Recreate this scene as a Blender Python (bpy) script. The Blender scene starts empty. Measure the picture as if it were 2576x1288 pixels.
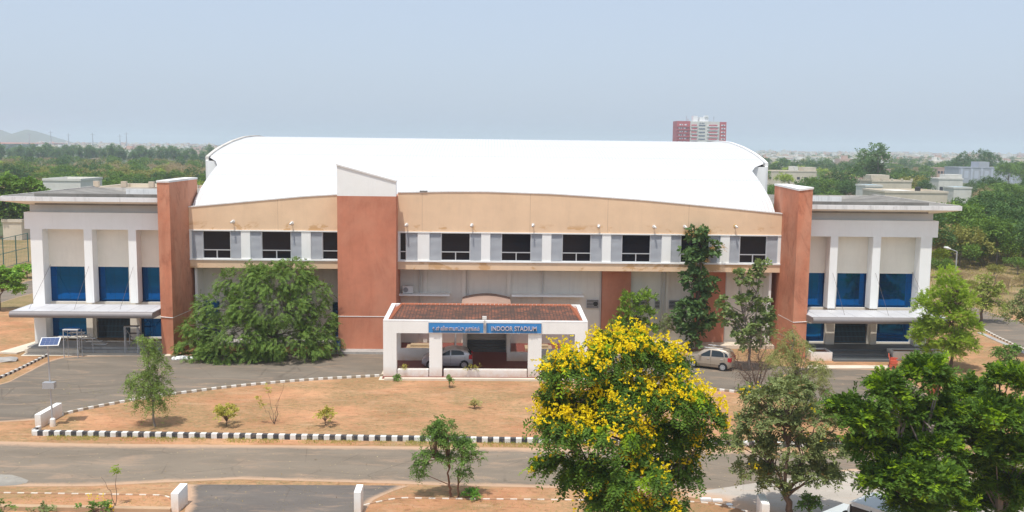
import bpy, bmesh, math, random
import numpy as np
from mathutils import Matrix, Vector

# ------------------------------------------------------------------ camera, world, sun
SC = bpy.context.scene
COL = SC.collection
F = 2400.0                        # focal length in units of a 2576 px wide frame
PIT, YAW, ROLL = math.radians(6.56), math.radians(1.4), math.atan(.0118)
CAM = np.array([0., -77., 16.5])
_cy, _sy = math.cos(YAW), math.sin(YAW)
W_ = np.array([_sy*math.cos(PIT), _cy*math.cos(PIT), -math.sin(PIT)])
_r = np.array([_cy, -_sy, 0.]); _u = np.cross(_r, W_)
R_ = _r*math.cos(ROLL) + _u*math.sin(ROLL)
U_ = _u*math.cos(ROLL) - _r*math.sin(ROLL)
cam = bpy.data.cameras.new('camera'); camo = bpy.data.objects.new('camera', cam); COL.objects.link(camo)
cam.sensor_width = 36; cam.lens = 36*F/2576; cam.clip_start = .5; cam.clip_end = 20000
M4 = Matrix.Identity(4)
for i in range(3):
    M4[i][0] = R_[i]; M4[i][1] = U_[i]; M4[i][2] = -W_[i]; M4[i][3] = CAM[i]
camo.matrix_world = M4
SC.camera = camo

SUN_EL, SUN_AZ = math.radians(71), math.radians(203)   # azimuth from +Y clockwise: behind and left of the camera
sd = Vector((math.cos(SUN_EL)*math.sin(SUN_AZ), math.cos(SUN_EL)*math.cos(SUN_AZ), math.sin(SUN_EL)))
world = bpy.data.worlds.new('World'); SC.world = world; world.use_nodes = True
wn = world.node_tree; bg = wn.nodes['Background']
sky = wn.nodes.new('ShaderNodeTexSky'); sky.sky_type = 'NISHITA'; sky.sun_disc = False
sky.sun_elevation = SUN_EL; sky.sun_rotation = SUN_AZ; sky.air_density = 1.0; sky.dust_density = 3.0; sky.ozone_density = 1.0
hs = wn.nodes.new('ShaderNodeMix'); hs.data_type = 'RGBA'; hs.inputs[0].default_value = .78      # thin high haze veils the blue sky
hs.inputs[7].default_value = (2.62, 3.08, 3.8, 1)
wn.links.new(sky.outputs[0], hs.inputs[6]); wn.links.new(hs.outputs[2], bg.inputs[0])
bg.inputs[1].default_value = .15
sl = bpy.data.lights.new('sun', 'SUN'); sl.energy = 2.7; sl.angle = math.radians(.6); sl.color = (1, .965, .91)
so = bpy.data.objects.new('sun', sl); COL.objects.link(so); so.rotation_euler = sd.to_track_quat('Z', 'Y').to_euler()
SC.view_settings.view_transform = 'Standard'; SC.view_settings.look = 'None'
SC.view_settings.gamma = 1; SC.view_settings.exposure = 0.5
SC.cycles.volume_bounces = 1; SC.cycles.transparent_max_bounces = 16
SC.cycles.max_bounces = 6; SC.cycles.diffuse_bounces = 3; SC.cycles.glossy_bounces = 3

# ------------------------------------------------------------------ helpers
def ray(x, y): return W_ + R_*(x-1288)/F - U_*(y-644)/F
def G(x, y, z=0.):
    d = ray(x, y); return CAM + d*(z-CAM[2])/d[2]
def P(x, y, Y):
    d = ray(x, y); return CAM + d*(Y-CAM[1])/d[1]
def HZ(x): return 367.3 + (x-1232)*.0118
RNG = np.random.default_rng(7)

def tag(o, label=None, cat=None, group=None, kind=None):
    if label: o['label'] = label
    if cat: o['category'] = cat
    if group: o['group'] = group
    if kind: o['kind'] = kind
    return o
def thing(name, label, cat, loc=(0, 0, 0), group=None, rz=0):
    o = bpy.data.objects.new(name, None); COL.objects.link(o)
    o.empty_display_size = .2; o.location = loc; o.rotation_euler = (0, 0, rz)
    return tag(o, label, cat, group)
def base_of(p):
    if p is None: return np.zeros(3)
    if p.parent: return base_of(p.parent) + np.array(p.location)
    return np.array(p.location)

class MB:
    def __init__(s): s.v = []; s.f = []; s.mi = []; s.m = 0; s.uv = None
    def add(s, vs, fs):
        n = len(s.v); s.v += [tuple(v) for v in vs]; s.f += [tuple(i+n for i in f) for f in fs]; s.mi += [s.m]*len(fs); return s
    def box(s, x0, x1, y0, y1, z0, z1):
        return s.add([(x0,y0,z0),(x1,y0,z0),(x1,y1,z0),(x0,y1,z0),(x0,y0,z1),(x1,y0,z1),(x1,y1,z1),(x0,y1,z1)],
                     [(0,3,2,1),(4,5,6,7),(0,1,5,4),(1,2,6,5),(2,3,7,6),(3,0,4,7)])
    def prism(s, poly, z0, z1):            # vertical prism, poly counter-clockwise; z1 may be a list
        n = len(poly); zt = z1 if isinstance(z1, (list, tuple)) else [z1]*n
        return s.add([(p[0],p[1],z0) for p in poly]+[(p[0],p[1],z) for p, z in zip(poly, zt)],
                     [tuple(range(n))[::-1], tuple(range(n, 2*n))]+[(i,(i+1)%n,(i+1)%n+n,i+n) for i in range(n)])
    def slab_xz(s, poly, y0, y1):          # polygon in x,z extruded in y
        n = len(poly)
        return s.add([(p[0],y0,p[1]) for p in poly]+[(p[0],y1,p[1]) for p in poly],
                     [tuple(range(n)), tuple(range(n, 2*n))[::-1]]+[(i,i+n,(i+1)%n+n,(i+1)%n) for i in range(n)])
    def slab_yz(s, poly, x0, x1):
        n = len(poly)
        return s.add([(x0,p[0],p[1]) for p in poly]+[(x1,p[0],p[1]) for p in poly],
                     [tuple(range(n))[::-1], tuple(range(n, 2*n))]+[(i,(i+1)%n,(i+1)%n+n,i+n) for i in range(n)])
    def tube(s, pts, rad, k=6, cap=True):
        pts = [Vector(p) for p in pts]; n = len(pts)
        rad = rad if isinstance(rad, (list, tuple)) else [rad]*n
        vs = []
        for i, p in enumerate(pts):
            d = (pts[min(i+1, n-1)]-pts[max(i-1, 0)]).normalized()
            a = Vector((0, 0, 1)) if abs(d.z) < .9 else Vector((1, 0, 0))
            e1 = d.cross(a).normalized(); e2 = d.cross(e1)
            for j in range(k):
                t = 2*math.pi*j/k; vs.append(p+(e1*math.cos(t)+e2*math.sin(t))*rad[i])
        fs = [(i*k+j, i*k+(j+1) % k, (i+1)*k+(j+1) % k, (i+1)*k+j) for i in range(n-1) for j in range(k)]
        if cap: fs += [tuple(range(k))[::-1], tuple(range((n-1)*k, n*k))]
        return s.add(vs, fs)
    def bar(s, a, b, w, h=None):
        h = h or w; a = Vector(a); b = Vector(b); d = (b-a).normalized()
        up = Vector((0, 0, 1)) if abs(d.z) < .95 else Vector((0, 1, 0))
        e1 = d.cross(up).normalized()*w/2; e2 = e1.cross(d).normalized()*h/2
        vs = [p+q for p in (a, b) for q in (-e1-e2, e1-e2, e1+e2, -e1+e2)]
        return s.add(vs, [(0,1,2,3),(7,6,5,4),(0,4,5,1),(1,5,6,2),(2,6,7,3),(3,7,4,0)])
    def disc(s, c, r, axis='y', t=.05, k=20):
        c = Vector(c); a = {'x': Vector((1,0,0)), 'y': Vector((0,1,0)), 'z': Vector((0,0,1))}[axis]
        return s.tube([c-a*t/2, c+a*t/2], r, k)
    def build(s, name, mats, parent=None, smooth=False, label=None, kind=None, local=False):
        me = bpy.data.meshes.new(name)
        off = np.zeros(3) if (local or parent is None) else base_of(parent)
        me.from_pydata([(v[0]-off[0], v[1]-off[1], v[2]-off[2]) for v in s.v], [], s.f)
        for m in (mats if isinstance(mats, (list, tuple)) else [mats]): me.materials.append(m)
        if max(s.mi, default=0): me.polygons.foreach_set('material_index', s.mi)
        bm = bmesh.new(); bm.from_mesh(me); bmesh.ops.recalc_face_normals(bm, faces=bm.faces); bm.to_mesh(me); bm.free()
        if smooth:
            me.polygons.foreach_set('use_smooth', [True]*len(me.polygons))
            me.update()
            try: me.set_sharp_from_angle(angle=math.radians(38))
            except Exception: pass
        o = bpy.data.objects.new(name, me); COL.objects.link(o)
        if parent: o.parent = parent
        if label: o['label'] = label
        if kind: o['kind'] = kind
        return o

def copy_tree(o, parent=None):
    c = o.copy(); COL.objects.link(c)
    if parent: c.parent = parent
    for ch in list(o.children): copy_tree(ch, c)
    return c

# ------------------------------------------------------------------ materials
def nd(nt, t, **k):
    n = nt.nodes.new(t)
    for a, b in k.items(): setattr(n, a, b)
    return n
def newmat(name):
    m = bpy.data.materials.new(name); m.use_nodes = True
    return m, m.node_tree, m.node_tree.nodes['Principled BSDF']
def noise(nt, scale, detail=6, rough=.6, vec=None, dist=0):
    n = nd(nt, 'ShaderNodeTexNoise'); n.inputs['Scale'].default_value = scale
    n.inputs['Detail'].default_value = detail; n.inputs['Roughness'].default_value = rough; n.inputs['Distortion'].default_value = dist
    if vec: nt.links.new(vec, n.inputs['Vector'])
    return n
def geo(nt, sx=1, sy=1, sz=1):
    g = nd(nt, 'ShaderNodeNewGeometry'); m = nd(nt, 'ShaderNodeMapping')
    m.inputs['Scale'].default_value = (sx, sy, sz); nt.links.new(g.outputs['Position'], m.inputs[0]); return m.outputs[0]
def ramp(nt, fac, lo, hi, c0=(0,0,0,1), c1=(1,1,1,1)):
    r = nd(nt, 'ShaderNodeValToRGB'); nt.links.new(fac, r.inputs[0])
    r.color_ramp.elements[0].position = lo; r.color_ramp.elements[1].position = hi
    r.color_ramp.elements[0].color = c0; r.color_ramp.elements[1].color = c1; return r.outputs[0]
def mix(nt, fac, a, b, bt='MIX'):
    m = nd(nt, 'ShaderNodeMix', data_type='RGBA', blend_type=bt)
    if isinstance(fac, (int, float)): m.inputs[0].default_value = fac
    else: nt.links.new(fac, m.inputs[0])
    for s, v in ((6, a), (7, b)):
        if isinstance(v, (tuple, list)): m.inputs[s].default_value = (*v[:3], 1)
        else: nt.links.new(v, m.inputs[s])
    return m.outputs[2]
def mul(nt, a, b):
    m = nd(nt, 'ShaderNodeMath', operation='MULTIPLY')
    for i, v in enumerate((a, b)):
        if isinstance(v, (int, float)): m.inputs[i].default_value = v
        else: nt.links.new(v, m.inputs[i])
    return m.outputs[0]
def bump(nt, b, h, s, d=.02):
    n = nd(nt, 'ShaderNodeBump'); n.inputs['Strength'].default_value = s; n.inputs['Distance'].default_value = d
    nt.links.new(h, n.inputs['Height']); nt.links.new(n.outputs[0], b.inputs['Normal'])

def plaster(name, col, dirt=(.3, .27, .23), streak=.35, patch=.12, var=.07, rough=.85, base_dirt=0, base_col=(.5, .3, .17), base_h=.5, extra=None):
    m, nt, b = newmat(name); b.inputs['Roughness'].default_value = rough; b.inputs['Specular IOR Level'].default_value = .25
    n1 = noise(nt, .45, 6, .65, geo(nt)); dark = tuple(c*(1-var*2) for c in col); light = tuple(min(.92, c*(1+var)) for c in col)
    c = mix(nt, ramp(nt, n1.outputs[0], .3, .7), dark, light)
    n2 = noise(nt, 1, 8, .7, geo(nt, 2.2, 2.2, .22)); c = mix(nt, mul(nt, ramp(nt, n2.outputs[0], .52, .85), streak), c, dirt)
    n3 = noise(nt, 1.3, 9, .75, geo(nt)); c = mix(nt, mul(nt, ramp(nt, n3.outputs[0], .58, .75), patch), c, dirt)
    if extra: c = extra(nt, c)
    if base_dirt:
        sp = nd(nt, 'ShaderNodeSeparateXYZ'); nt.links.new(geo(nt), sp.inputs[0])
        mr = nd(nt, 'ShaderNodeMapRange'); nt.links.new(sp.outputs[2], mr.inputs[0])
        mr.inputs[1].default_value = base_h; mr.inputs[2].default_value = 0; mr.inputs[3].default_value = 0; mr.inputs[4].default_value = base_dirt
        c = mix(nt, mul(nt, mr.outputs[0], ramp(nt, n3.outputs[0], .25, .6)), c, base_col)
    nt.links.new(c, b.inputs[0]); n4 = noise(nt, 25, 3, .6, geo(nt)); bump(nt, b, n4.outputs[0], .25, .01)
    return m
def plain(name, col, rough=.6, metal=0, var=.08, scale=3, spec=.4):
    m, nt, b = newmat(name); b.inputs['Roughness'].default_value = rough; b.inputs['Metallic'].default_value = metal
    b.inputs['Specular IOR Level'].default_value = spec
    n = noise(nt, scale, 6, .65, geo(nt)); nt.links.new(mix(nt, n.outputs[0], tuple(c*(1-var) for c in col), tuple(min(1, c*(1+var)) for c in col)), b.inputs[0])
    return m
BR = 1.9
def leafmat(name, c0, c1, trans=.22, c2=None):
    m = bpy.data.materials.new(name); m.use_nodes = True; nt = m.node_tree; b = nt.nodes['Principled BSDF']; c0 = tuple(min(.9, x*BR*k) for x, k in zip(c0, (1.02, 1, .7))); c1 = tuple(min(.95, x*BR*k) for x, k in zip(c1, (1.02, 1, .7)))
    b.inputs['Roughness'].default_value = .6; b.inputs['Specular IOR Level'].default_value = .18
    g = nd(nt, 'ShaderNodeNewGeometry'); c = mix(nt, g.outputs['Random Per Island'], c0, c1)
    n = noise(nt, .7, 3, .5, geo(nt)); c = mix(nt, mul(nt, ramp(nt, n.outputs[0], .45, .7), .5), c, c2 or tuple(x*.6 for x in c0))
    nt.links.new(c, b.inputs[0])
    t = nd(nt, 'ShaderNodeBsdfTranslucent'); tc = mix(nt, .5, c, (c1[0]*1.3, c1[1]*1.3, c1[2]*.8)); nt.links.new(tc, t.inputs[0])
    s = nd(nt, 'ShaderNodeMixShader'); s.inputs[0].default_value = trans
    nt.links.new(b.outputs[0], s.inputs[1]); nt.links.new(t.outputs[0], s.inputs[2])
    nt.links.new(s.outputs[0], nt.nodes['Material Output'].inputs[0]); return m

def band_extra(nt, c):      # ochre seepage stains low on the tan band, fine vertical joints
    sp = nd(nt, 'ShaderNodeSeparateXYZ'); nt.links.new(geo(nt), sp.inputs[0])
    mr = nd(nt, 'ShaderNodeMapRange'); nt.links.new(sp.outputs[2], mr.inputs[0])
    mr.inputs[1].default_value = 10.3; mr.inputs[2].default_value = 9.9; mr.inputs[3].default_value = 0; mr.inputs[4].default_value = 1
    n = noise(nt, .32, 8, .7, geo(nt, 1, 1, 1.6), .4)
    return mix(nt, mul(nt, mul(nt, mr.outputs[0], ramp(nt, n.outputs[0], .54, .58)), .75), c, (.6, .34, .14))
m_tan = plaster('tan_plaster', (.84, .6, .39), (.42, .3, .2), .22, .1, .05, extra=band_extra)
m_white = plaster('white_paint', (.91, .91, .86), (.55, .5, .44), .22, .08, .03, base_dirt=.8, base_col=(.72, .46, .25), base_h=.8)
m_white_dirty = plaster('weathered_white_paint', (.8, .8, .78), (.16, .15, .14), .75, .4, .06)
m_cream = plaster('cream_plaster', (.88, .81, .68), (.5, .43, .33), .22, .12, .04)
m_grey = plaster('grey_plaster', (.64, .64, .6), (.38, .36, .34), .2, .1, .04)
m_lower = plaster('pale_grey_render', (.8, .76, .67), (.4, .33, .26), .3, .12, .04)
def red_extra(nt, c):
    n = noise(nt, .55, 8, .72, geo(nt, 1.2, 1.3, .6), 1.2); n2 = noise(nt, .3, 7, .7, geo(nt, 1, 1, .35), .5)
    c = mix(nt, mul(nt, ramp(nt, n2.outputs[0], .42, .58), .6), c, (.66, .34, .22))
    return mix(nt, mul(nt, ramp(nt, n.outputs[0], .52, .66), .5), c, (.26, .075, .04))
def red2(nt, c):
    n2 = noise(nt, .35, 8, .7, geo(nt, 1, 1, .5), .8); return mix(nt, mul(nt, ramp(nt, n2.outputs[0], .45, .6), .4), c, (.63, .3, .19))
m_red = plaster('terracotta_plaster', (.58, .22, .13), (.34, .11, .06), .45, .3, .1, extra=red2)
m_redw = plaster('weathered_terracotta_plaster', (.6, .23, .13), (.3, .09, .05), .55, .35, .12, extra=red_extra)
m_concrete = plaster('weathered_concrete', (.42, .4, .37), (.12, .11, .1), .7, .5, .14)
m_parapet = plaster('roof_edge_concrete', (.66, .62, .56), (.1, .1, .09), .6, .7, .12)
m_oldroof = plaster('mossy_old_concrete', (.25, .235, .21), (.07, .065, .06), .7, .5, .16)
m_pave = plaster('pale_paving', (.72, .63, .5), (.4, .3, .2), .1, .3, .08)
m_granite = plaster('dark_granite', (.15, .16, .16), (.08, .09, .09), .1, .3, .12, rough=.45)
m_planter = plaster('planter_soil', (.3, .15, .08), (.2, .1, .06), .1, .4, .1)
m_plinth = plaster('tan_plinth', (.42, .31, .19), (.2, .14, .09), .3, .3, .1)
m_rod = plain('rusty_rod', (.12, .09, .08), .6)
m_joint = plain('dirty_joint', (.45, .3, .2), .8)
m_maroon = plain('maroon_floor_tile', (.2, .055, .04), .55)
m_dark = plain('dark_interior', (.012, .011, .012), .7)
m_ac = plain('aircon_white', (.75, .75, .72), .5)
m_black = plain('black_plastic', (.02, .02, .02), .5)
m_pipe = plain('grey_pipe', (.62, .6, .56), .5)
m_alu = plain('aluminium_frame', (.6, .62, .64), .35, .4)
m_steel = plain('galvanised_steel', (.5, .52, .54), .4, .5)
m_awn = plaster('awning_panel', (.6, .6, .61), (.32, .3, .28), .1, .35, .07, rough=.5)
m_nose = plain('awning_nose_metal', (.25, .23, .225), .5, .15, .15)
m_cap = plaster('cap_white', (.8, .79, .76), (.35, .32, .28), .3, .4, .05)
m_bench = plain('red_oxide_bench', (.55, .11, .06), .6)
m_gateb = plain('dark_blue_gate', (.03, .07, .1), .5, .3)
m_yellow = leafmat('yellow_petals', (.45, .34, .006), (.47, .41, .012), .3, (.9, .62, .01))
m_bark = plain('brown_bark', (.16, .11, .08), .9, 0, .3, 6)
m_barkg = plain('grey_bark', (.24, .2, .17), .9, 0, .25, 6)
m_tyre = plain('tyre_rubber', (.02, .02, .02), .85)
m_rim = plain('wheel_cover', (.6, .61, .62), .35, .6)
m_lampr = plain('tail_lamp_red', (.5, .02, .03), .25)
m_lampw = plain('head_lamp_clear', (.75, .77, .78), .15, .3)
def carpaint(name, col):
    m, nt, b = newmat(name); n = noise(nt, 4, 4, .6, geo(nt)); nt.links.new(mix(nt, n.outputs[0], tuple(c*.88 for c in col), col), b.inputs[0])
    b.inputs['Metallic'].default_value = .45; b.inputs['Roughness'].default_value = .38; b.inputs['Coat Weight'].default_value = .7; b.inputs['Coat Roughness'].default_value = .08
    return m
m_silver = carpaint('silver_car_paint', (.62, .64, .67)); m_beige = carpaint('beige_car_paint', (.5, .42, .33)); m_vanp = plain('pale_grey_van_paint', (.62, .66, .66), .35)
def glass(name, col, rough=.06, metal=0.):
    m, nt, b = newmat(name); b.inputs['Base Color'].default_value = (*col, 1); b.inputs['Roughness'].default_value = rough; b.inputs['Metallic'].default_value = metal; b.inputs['Specular IOR Level'].default_value = .22 if name.startswith('dark') else .5
    n = noise(nt, .6, 2, .5, geo(nt)); bump(nt, b, n.outputs[0], .12, .05); return m
m_glass = glass('dark_window_glass', (.006, .007, .012), .1)
m_carglass = glass('tinted_car_glass', (.02, .03, .035), .05)
def blueglass():
    m, nt, b = newmat('blue_tinted_glass'); b.inputs['Roughness'].default_value = .05
    br = nd(nt, 'ShaderNodeTexBrick'); br.offset = 0; br.squash = 1
    for k, v in (('Scale', 1), ('Mortar Size', .012), ('Brick Width', .72), ('Row Height', .95)): br.inputs[k].default_value = v
    g = nd(nt, 'ShaderNodeNewGeometry'); sp = nd(nt, 'ShaderNodeSeparateXYZ'); cb = nd(nt, 'ShaderNodeCombineXYZ')
    nt.links.new(g.outputs['Position'], sp.inputs[0]); nt.links.new(sp.outputs[0], cb.inputs[0]); nt.links.new(sp.outputs[2], cb.inputs[1]); nt.links.new(cb.outputs[0], br.inputs['Vector'])
    br.inputs['Color1'].default_value = (.001, .095, .3, 1); br.inputs['Color2'].default_value = (.001, .08, .26, 1); br.inputs['Mortar'].default_value = (.01, .06, .12, 1)
    nt.links.new(br.outputs[0], b.inputs[0]); b.inputs['Metallic'].default_value = .8; b.inputs['Specular IOR Level'].default_value = .1
    n = noise(nt, .5, 2, .5, geo(nt)); bump(nt, b, n.outputs[0], .15, .08); return m
m_blue = blueglass()
def louvre():
    m, nt, b = newmat('louvre_slats'); b.inputs['Roughness'].default_value = .5
    w = nd(nt, 'ShaderNodeTexWave', wave_type='BANDS', bands_direction='Z', wave_profile='SAW'); w.inputs['Scale'].default_value = 1/.1*math.pi/10/math.pi*1.0
    nt.links.new(geo(nt), w.inputs[0]); w.inputs['Scale'].default_value = 3.2
    n = noise(nt, .8, 4, .6, geo(nt)); c = mix(nt, n.outputs[0], (.5, .52, .55), (.68, .69, .7))
    nt.links.new(c, b.inputs[0]); return m
m_louv = louvre()
def roofmat():
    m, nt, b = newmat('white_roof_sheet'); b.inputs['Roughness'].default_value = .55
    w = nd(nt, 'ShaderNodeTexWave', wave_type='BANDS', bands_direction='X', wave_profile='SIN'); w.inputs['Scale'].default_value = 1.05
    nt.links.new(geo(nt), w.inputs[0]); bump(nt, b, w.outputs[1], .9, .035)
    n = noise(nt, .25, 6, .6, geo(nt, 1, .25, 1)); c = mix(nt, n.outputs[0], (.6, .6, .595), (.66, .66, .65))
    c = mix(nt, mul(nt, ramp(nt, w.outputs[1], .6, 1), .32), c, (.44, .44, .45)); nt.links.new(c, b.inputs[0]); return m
m_roof = roofmat()
def tilemat():
    m, nt, b = newmat('clay_roof_tiles'); b.inputs['Roughness'].default_value = .85
    br = nd(nt, 'ShaderNodeTexBrick'); br.offset = 0
    for k, v in (('Scale', 1), ('Mortar Size', .022), ('Brick Width', .24), ('Row Height', .33), ('Bias', -.1)): br.inputs[k].default_value = v
    nt.links.new(geo(nt), br.inputs['Vector'])
    br.inputs['Color1'].default_value = (.36, .12, .06, 1); br.inputs['Color2'].default_value = (.17, .075, .05, 1); br.inputs['Mortar'].default_value = (.04, .025, .02, 1)
    n = noise(nt, .9, 8, .75, geo(nt), .5); c = mix(nt, ramp(nt, n.outputs[0], .36, .56), br.outputs[0], (.055, .036, .028)); c = mix(nt, .12, c, br.outputs[0])
    nt.links.new(c, b.inputs[0]); bump(nt, b, br.outputs[1], .6, .04); return m
m_tile = tilemat(); m_ridge = plain('clay_ridge_tiles', (.42, .14, .07), .85, 0, .35, 8)
m_signb = plain('blue_sign_panel', (.045, .24, .55), .5, 0, .06, 1); m_letter = plain('letter_metal', (.62, .56, .6), .4, .2)

def soilmat(name, c_a, c_b, c_grass, grass=.5, lo=.5, hi=.64, dust=(.7, .45, .28)):
    m, nt, b = newmat(name); b.inputs['Roughness'].default_value = .95; b.inputs['Specular IOR Level'].default_value = .1
    n = noise(nt, .22, 9, .65, geo(nt)); c = mix(nt, ramp(nt, n.outputs[0], .35, .65), c_a, c_b)
    n2 = noise(nt, .13, 8, .7, geo(nt, 1, 1.7, 1), .5); n3 = noise(nt, 3.2, 8, .8, geo(nt, 1, 1.3, 1))
    gfac = mul(nt, ramp(nt, n2.outputs[0], lo, hi), ramp(nt, n3.outputs[0], .35, .62))
    c = mix(nt, mul(nt, gfac, grass), c, c_grass)
    n4 = noise(nt, 1.6, 9, .8, geo(nt, 1, 2.2, 1)); c = mix(nt, mul(nt, ramp(nt, n4.outputs[0], .53, .64), .75), c, tuple(x*.42 for x in c_a)); n8 = noise(nt, 6, 6, .8, geo(nt, 1, 1.4, 1)); c = mix(nt, mul(nt, ramp(nt, n8.outputs[0], .55, .7), .45), c, tuple(x*.5 for x in c_a))
    n5 = noise(nt, .5, 7, .7, geo(nt, .7, 2, 1), .7); c = mix(nt, mul(nt, ramp(nt, n5.outputs[0], .55, .75), .5), c, dust)
    nt.links.new(c, b.inputs[0]); bump(nt, b, n4.outputs[0], .7, .06); return m
m_soil = soilmat('red_soil', (.43, .205, .105), (.6, .33, .178), (.23, .19, .09), 1.0, .4, .55, (.62, .42, .27))
m_drygrass = soilmat('dry_grass', (.27, .2, .1), (.38, .26, .14), (.15, .15, .05), .85, .42, .6, (.52, .34, .2))
m_far = soilmat('far_land', (.09, .11, .05), (.13, .14, .07), (.06, .09, .04), .6, .4, .6, (.16, .14, .08))
def roadmat(name, c0, c1, sand=(.52, .34, .22), edge=.14, edge2=None):
    m, nt, b = newmat(name); b.inputs['Roughness'].default_value = .9; b.inputs['Specular IOR Level'].default_value = .2
    n = noise(nt, .35, 8, .65, geo(nt, .5, 1.6, 1)); c = mix(nt, ramp(nt, n.outputs[0], .3, .7), c0, c1)
    n7 = noise(nt, .16, 8, .7, geo(nt, .6, 1.2, 1), 1.0); c = mix(nt, mul(nt, ramp(nt, n7.outputs[0], .5, .62), .4), c, tuple(x*.68 for x in c0))
    vo = nd(nt, 'ShaderNodeTexVoronoi', feature='DISTANCE_TO_EDGE'); vo.inputs['Scale'].default_value = .28; nt.links.new(mix(nt, .12, geo(nt), noise(nt, .9, 5, .7, geo(nt)).outputs[1]), vo.inputs['Vector'])
    c = mix(nt, mul(nt, ramp(nt, vo.outputs[0], .0, .012, (1, 1, 1, 1), (0, 0, 0, 1)), mul(nt, ramp(nt, n7.outputs[0], .42, .55), .6)), c, tuple(x*.4 for x in c0))
    n2 = noise(nt, 9, 4, .8, geo(nt)); c = mix(nt, mul(nt, n2.outputs[0], .35), c, tuple(x*1.6 for x in c1))
    n5 = noise(nt, .8, 8, .7, geo(nt, .35, 1.4, 1), .6); c = mix(nt, mul(nt, ramp(nt, n5.outputs[0], .52, .72), .45), c, sand)
    uv = nd(nt, 'ShaderNodeUVMap'); sp = nd(nt, 'ShaderNodeSeparateXYZ'); nt.links.new(uv.outputs[0], sp.inputs[0])
    n3 = noise(nt, .55, 9, .75, geo(nt, 1, 2, 1), .8)
    for inv, e in ((0, edge), (1, edge if edge2 is None else edge2)):
        v = nd(nt, 'ShaderNodeMath', operation='SUBTRACT')
        if inv: v.inputs[0].default_value = 1; nt.links.new(sp.outputs[1], v.inputs[1])
        else: nt.links.new(sp.outputs[1], v.inputs[0]); v.inputs[1].default_value = 0
        a = nd(nt, 'ShaderNodeMath', operation='DIVIDE'); nt.links.new(v.outputs[0], a.inputs[0]); a.inputs[1].default_value = e
        s_ = nd(nt, 'ShaderNodeMath', operation='SUBTRACT'); nt.links.new(n3.outputs[0], s_.inputs[0]); nt.links.new(a.outputs[0], s_.inputs[1])
        s2 = nd(nt, 'ShaderNodeMath', operation='ADD'); nt.links.new(s_.outputs[0], s2.inputs[0]); s2.inputs[1].default_value = .3
        c = mix(nt, mul(nt, ramp(nt, s2.outputs[0], .1, .55), .9), c, sand)
    nt.links.new(c, b.inputs[0]); bump(nt, b, n2.outputs[0], .35, .015); return m
m_road = roadmat('worn_asphalt', (.16, .13, .097), (.23, .187, .14), edge=.13, edge2=.18)
m_conc2 = plaster('cement_patch', (.36, .33, .28), (.2, .17, .14), .5, .8, .2)
m_drive = roadmat('driveway_asphalt', (.126, .106, .083), (.205, .171, .132), edge=.05)
m_side = roadmat('dark_asphalt', (.105, .09, .08), (.16, .14, .12), edge=.08)
m_conc = roadmat('pale_concrete_road', (.3, .265, .22), (.46, .41, .35), edge=.2)
def kerbmat(name, period, c0, c1, fade=.4):
    m, nt, b = newmat(name); b.inputs['Roughness'].default_value = .8
    uv = nd(nt, 'ShaderNodeUVMap'); sp = nd(nt, 'ShaderNodeSeparateXYZ'); nt.links.new(uv.outputs[0], sp.inputs[0])
    d = nd(nt, 'ShaderNodeMath', operation='DIVIDE'); nt.links.new(sp.outputs[0], d.inputs[0]); d.inputs[1].default_value = period
    fr = nd(nt, 'ShaderNodeMath', operation='FRACT'); nt.links.new(d.outputs[0], fr.inputs[0])
    gt = nd(nt, 'ShaderNodeMath', operation='GREATER_THAN'); nt.links.new(fr.outputs[0], gt.inputs[0]); gt.inputs[1].default_value = .5
    c = mix(nt, gt.outputs[0], c0, c1); n = noise(nt, 3.5, 9, .8, geo(nt)); c = mix(nt, mul(nt, ramp(nt, n.outputs[0], .5, .68), fade), c, (.42, .32, .22))
    nt.links.new(c, b.inputs[0]); return m
m_kerb = kerbmat('black_white_kerb_paint', .634, (.74, .73, .68), (.05, .05, .055), .55)
m_kerb2 = kerbmat('faded_kerb_paint', .66, (.72, .7, .64), (.3, .24, .17), .5)

# ------------------------------------------------------------------ ground, roads, kerbs
def sheet(name, pts, z, mat, kind='structure'):
    bm = bmesh.new(); vs = [bm.verts.new((p[0], p[1], z)) for p in pts]; bm.faces.new(vs)
    bmesh.ops.triangulate(bm, faces=bm.faces[:]); bmesh.ops.recalc_face_normals(bm, faces=bm.faces)
    for f_ in bm.faces:
        if f_.normal.z < 0: f_.normal_flip()
    me = bpy.data.meshes.new(name); bm.to_mesh(me); bm.free(); me.materials.append(mat)
    o = bpy.data.objects.new(name, me); COL.objects.link(o); o['kind'] = kind; return o
def resample(pl, n):
    pl = np.array([p[:2] for p in pl], float); s = np.r_[0, np.cumsum(np.hypot(*np.diff(pl, axis=0).T))]
    t = np.linspace(0, s[-1], n); return np.c_[np.interp(t, s, pl[:, 0]), np.interp(t, s, pl[:, 1])], t
def smoothpl(pl, k=3):
    pl = [np.array(p[:2], float) for p in pl]
    for _ in range(k):
        q = [pl[0]]
        for a, b in zip(pl[:-1], pl[1:]): q += [a*.75+b*.25, a*.25+b*.75]
        pl = q+[pl[-1]]
    return pl
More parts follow.
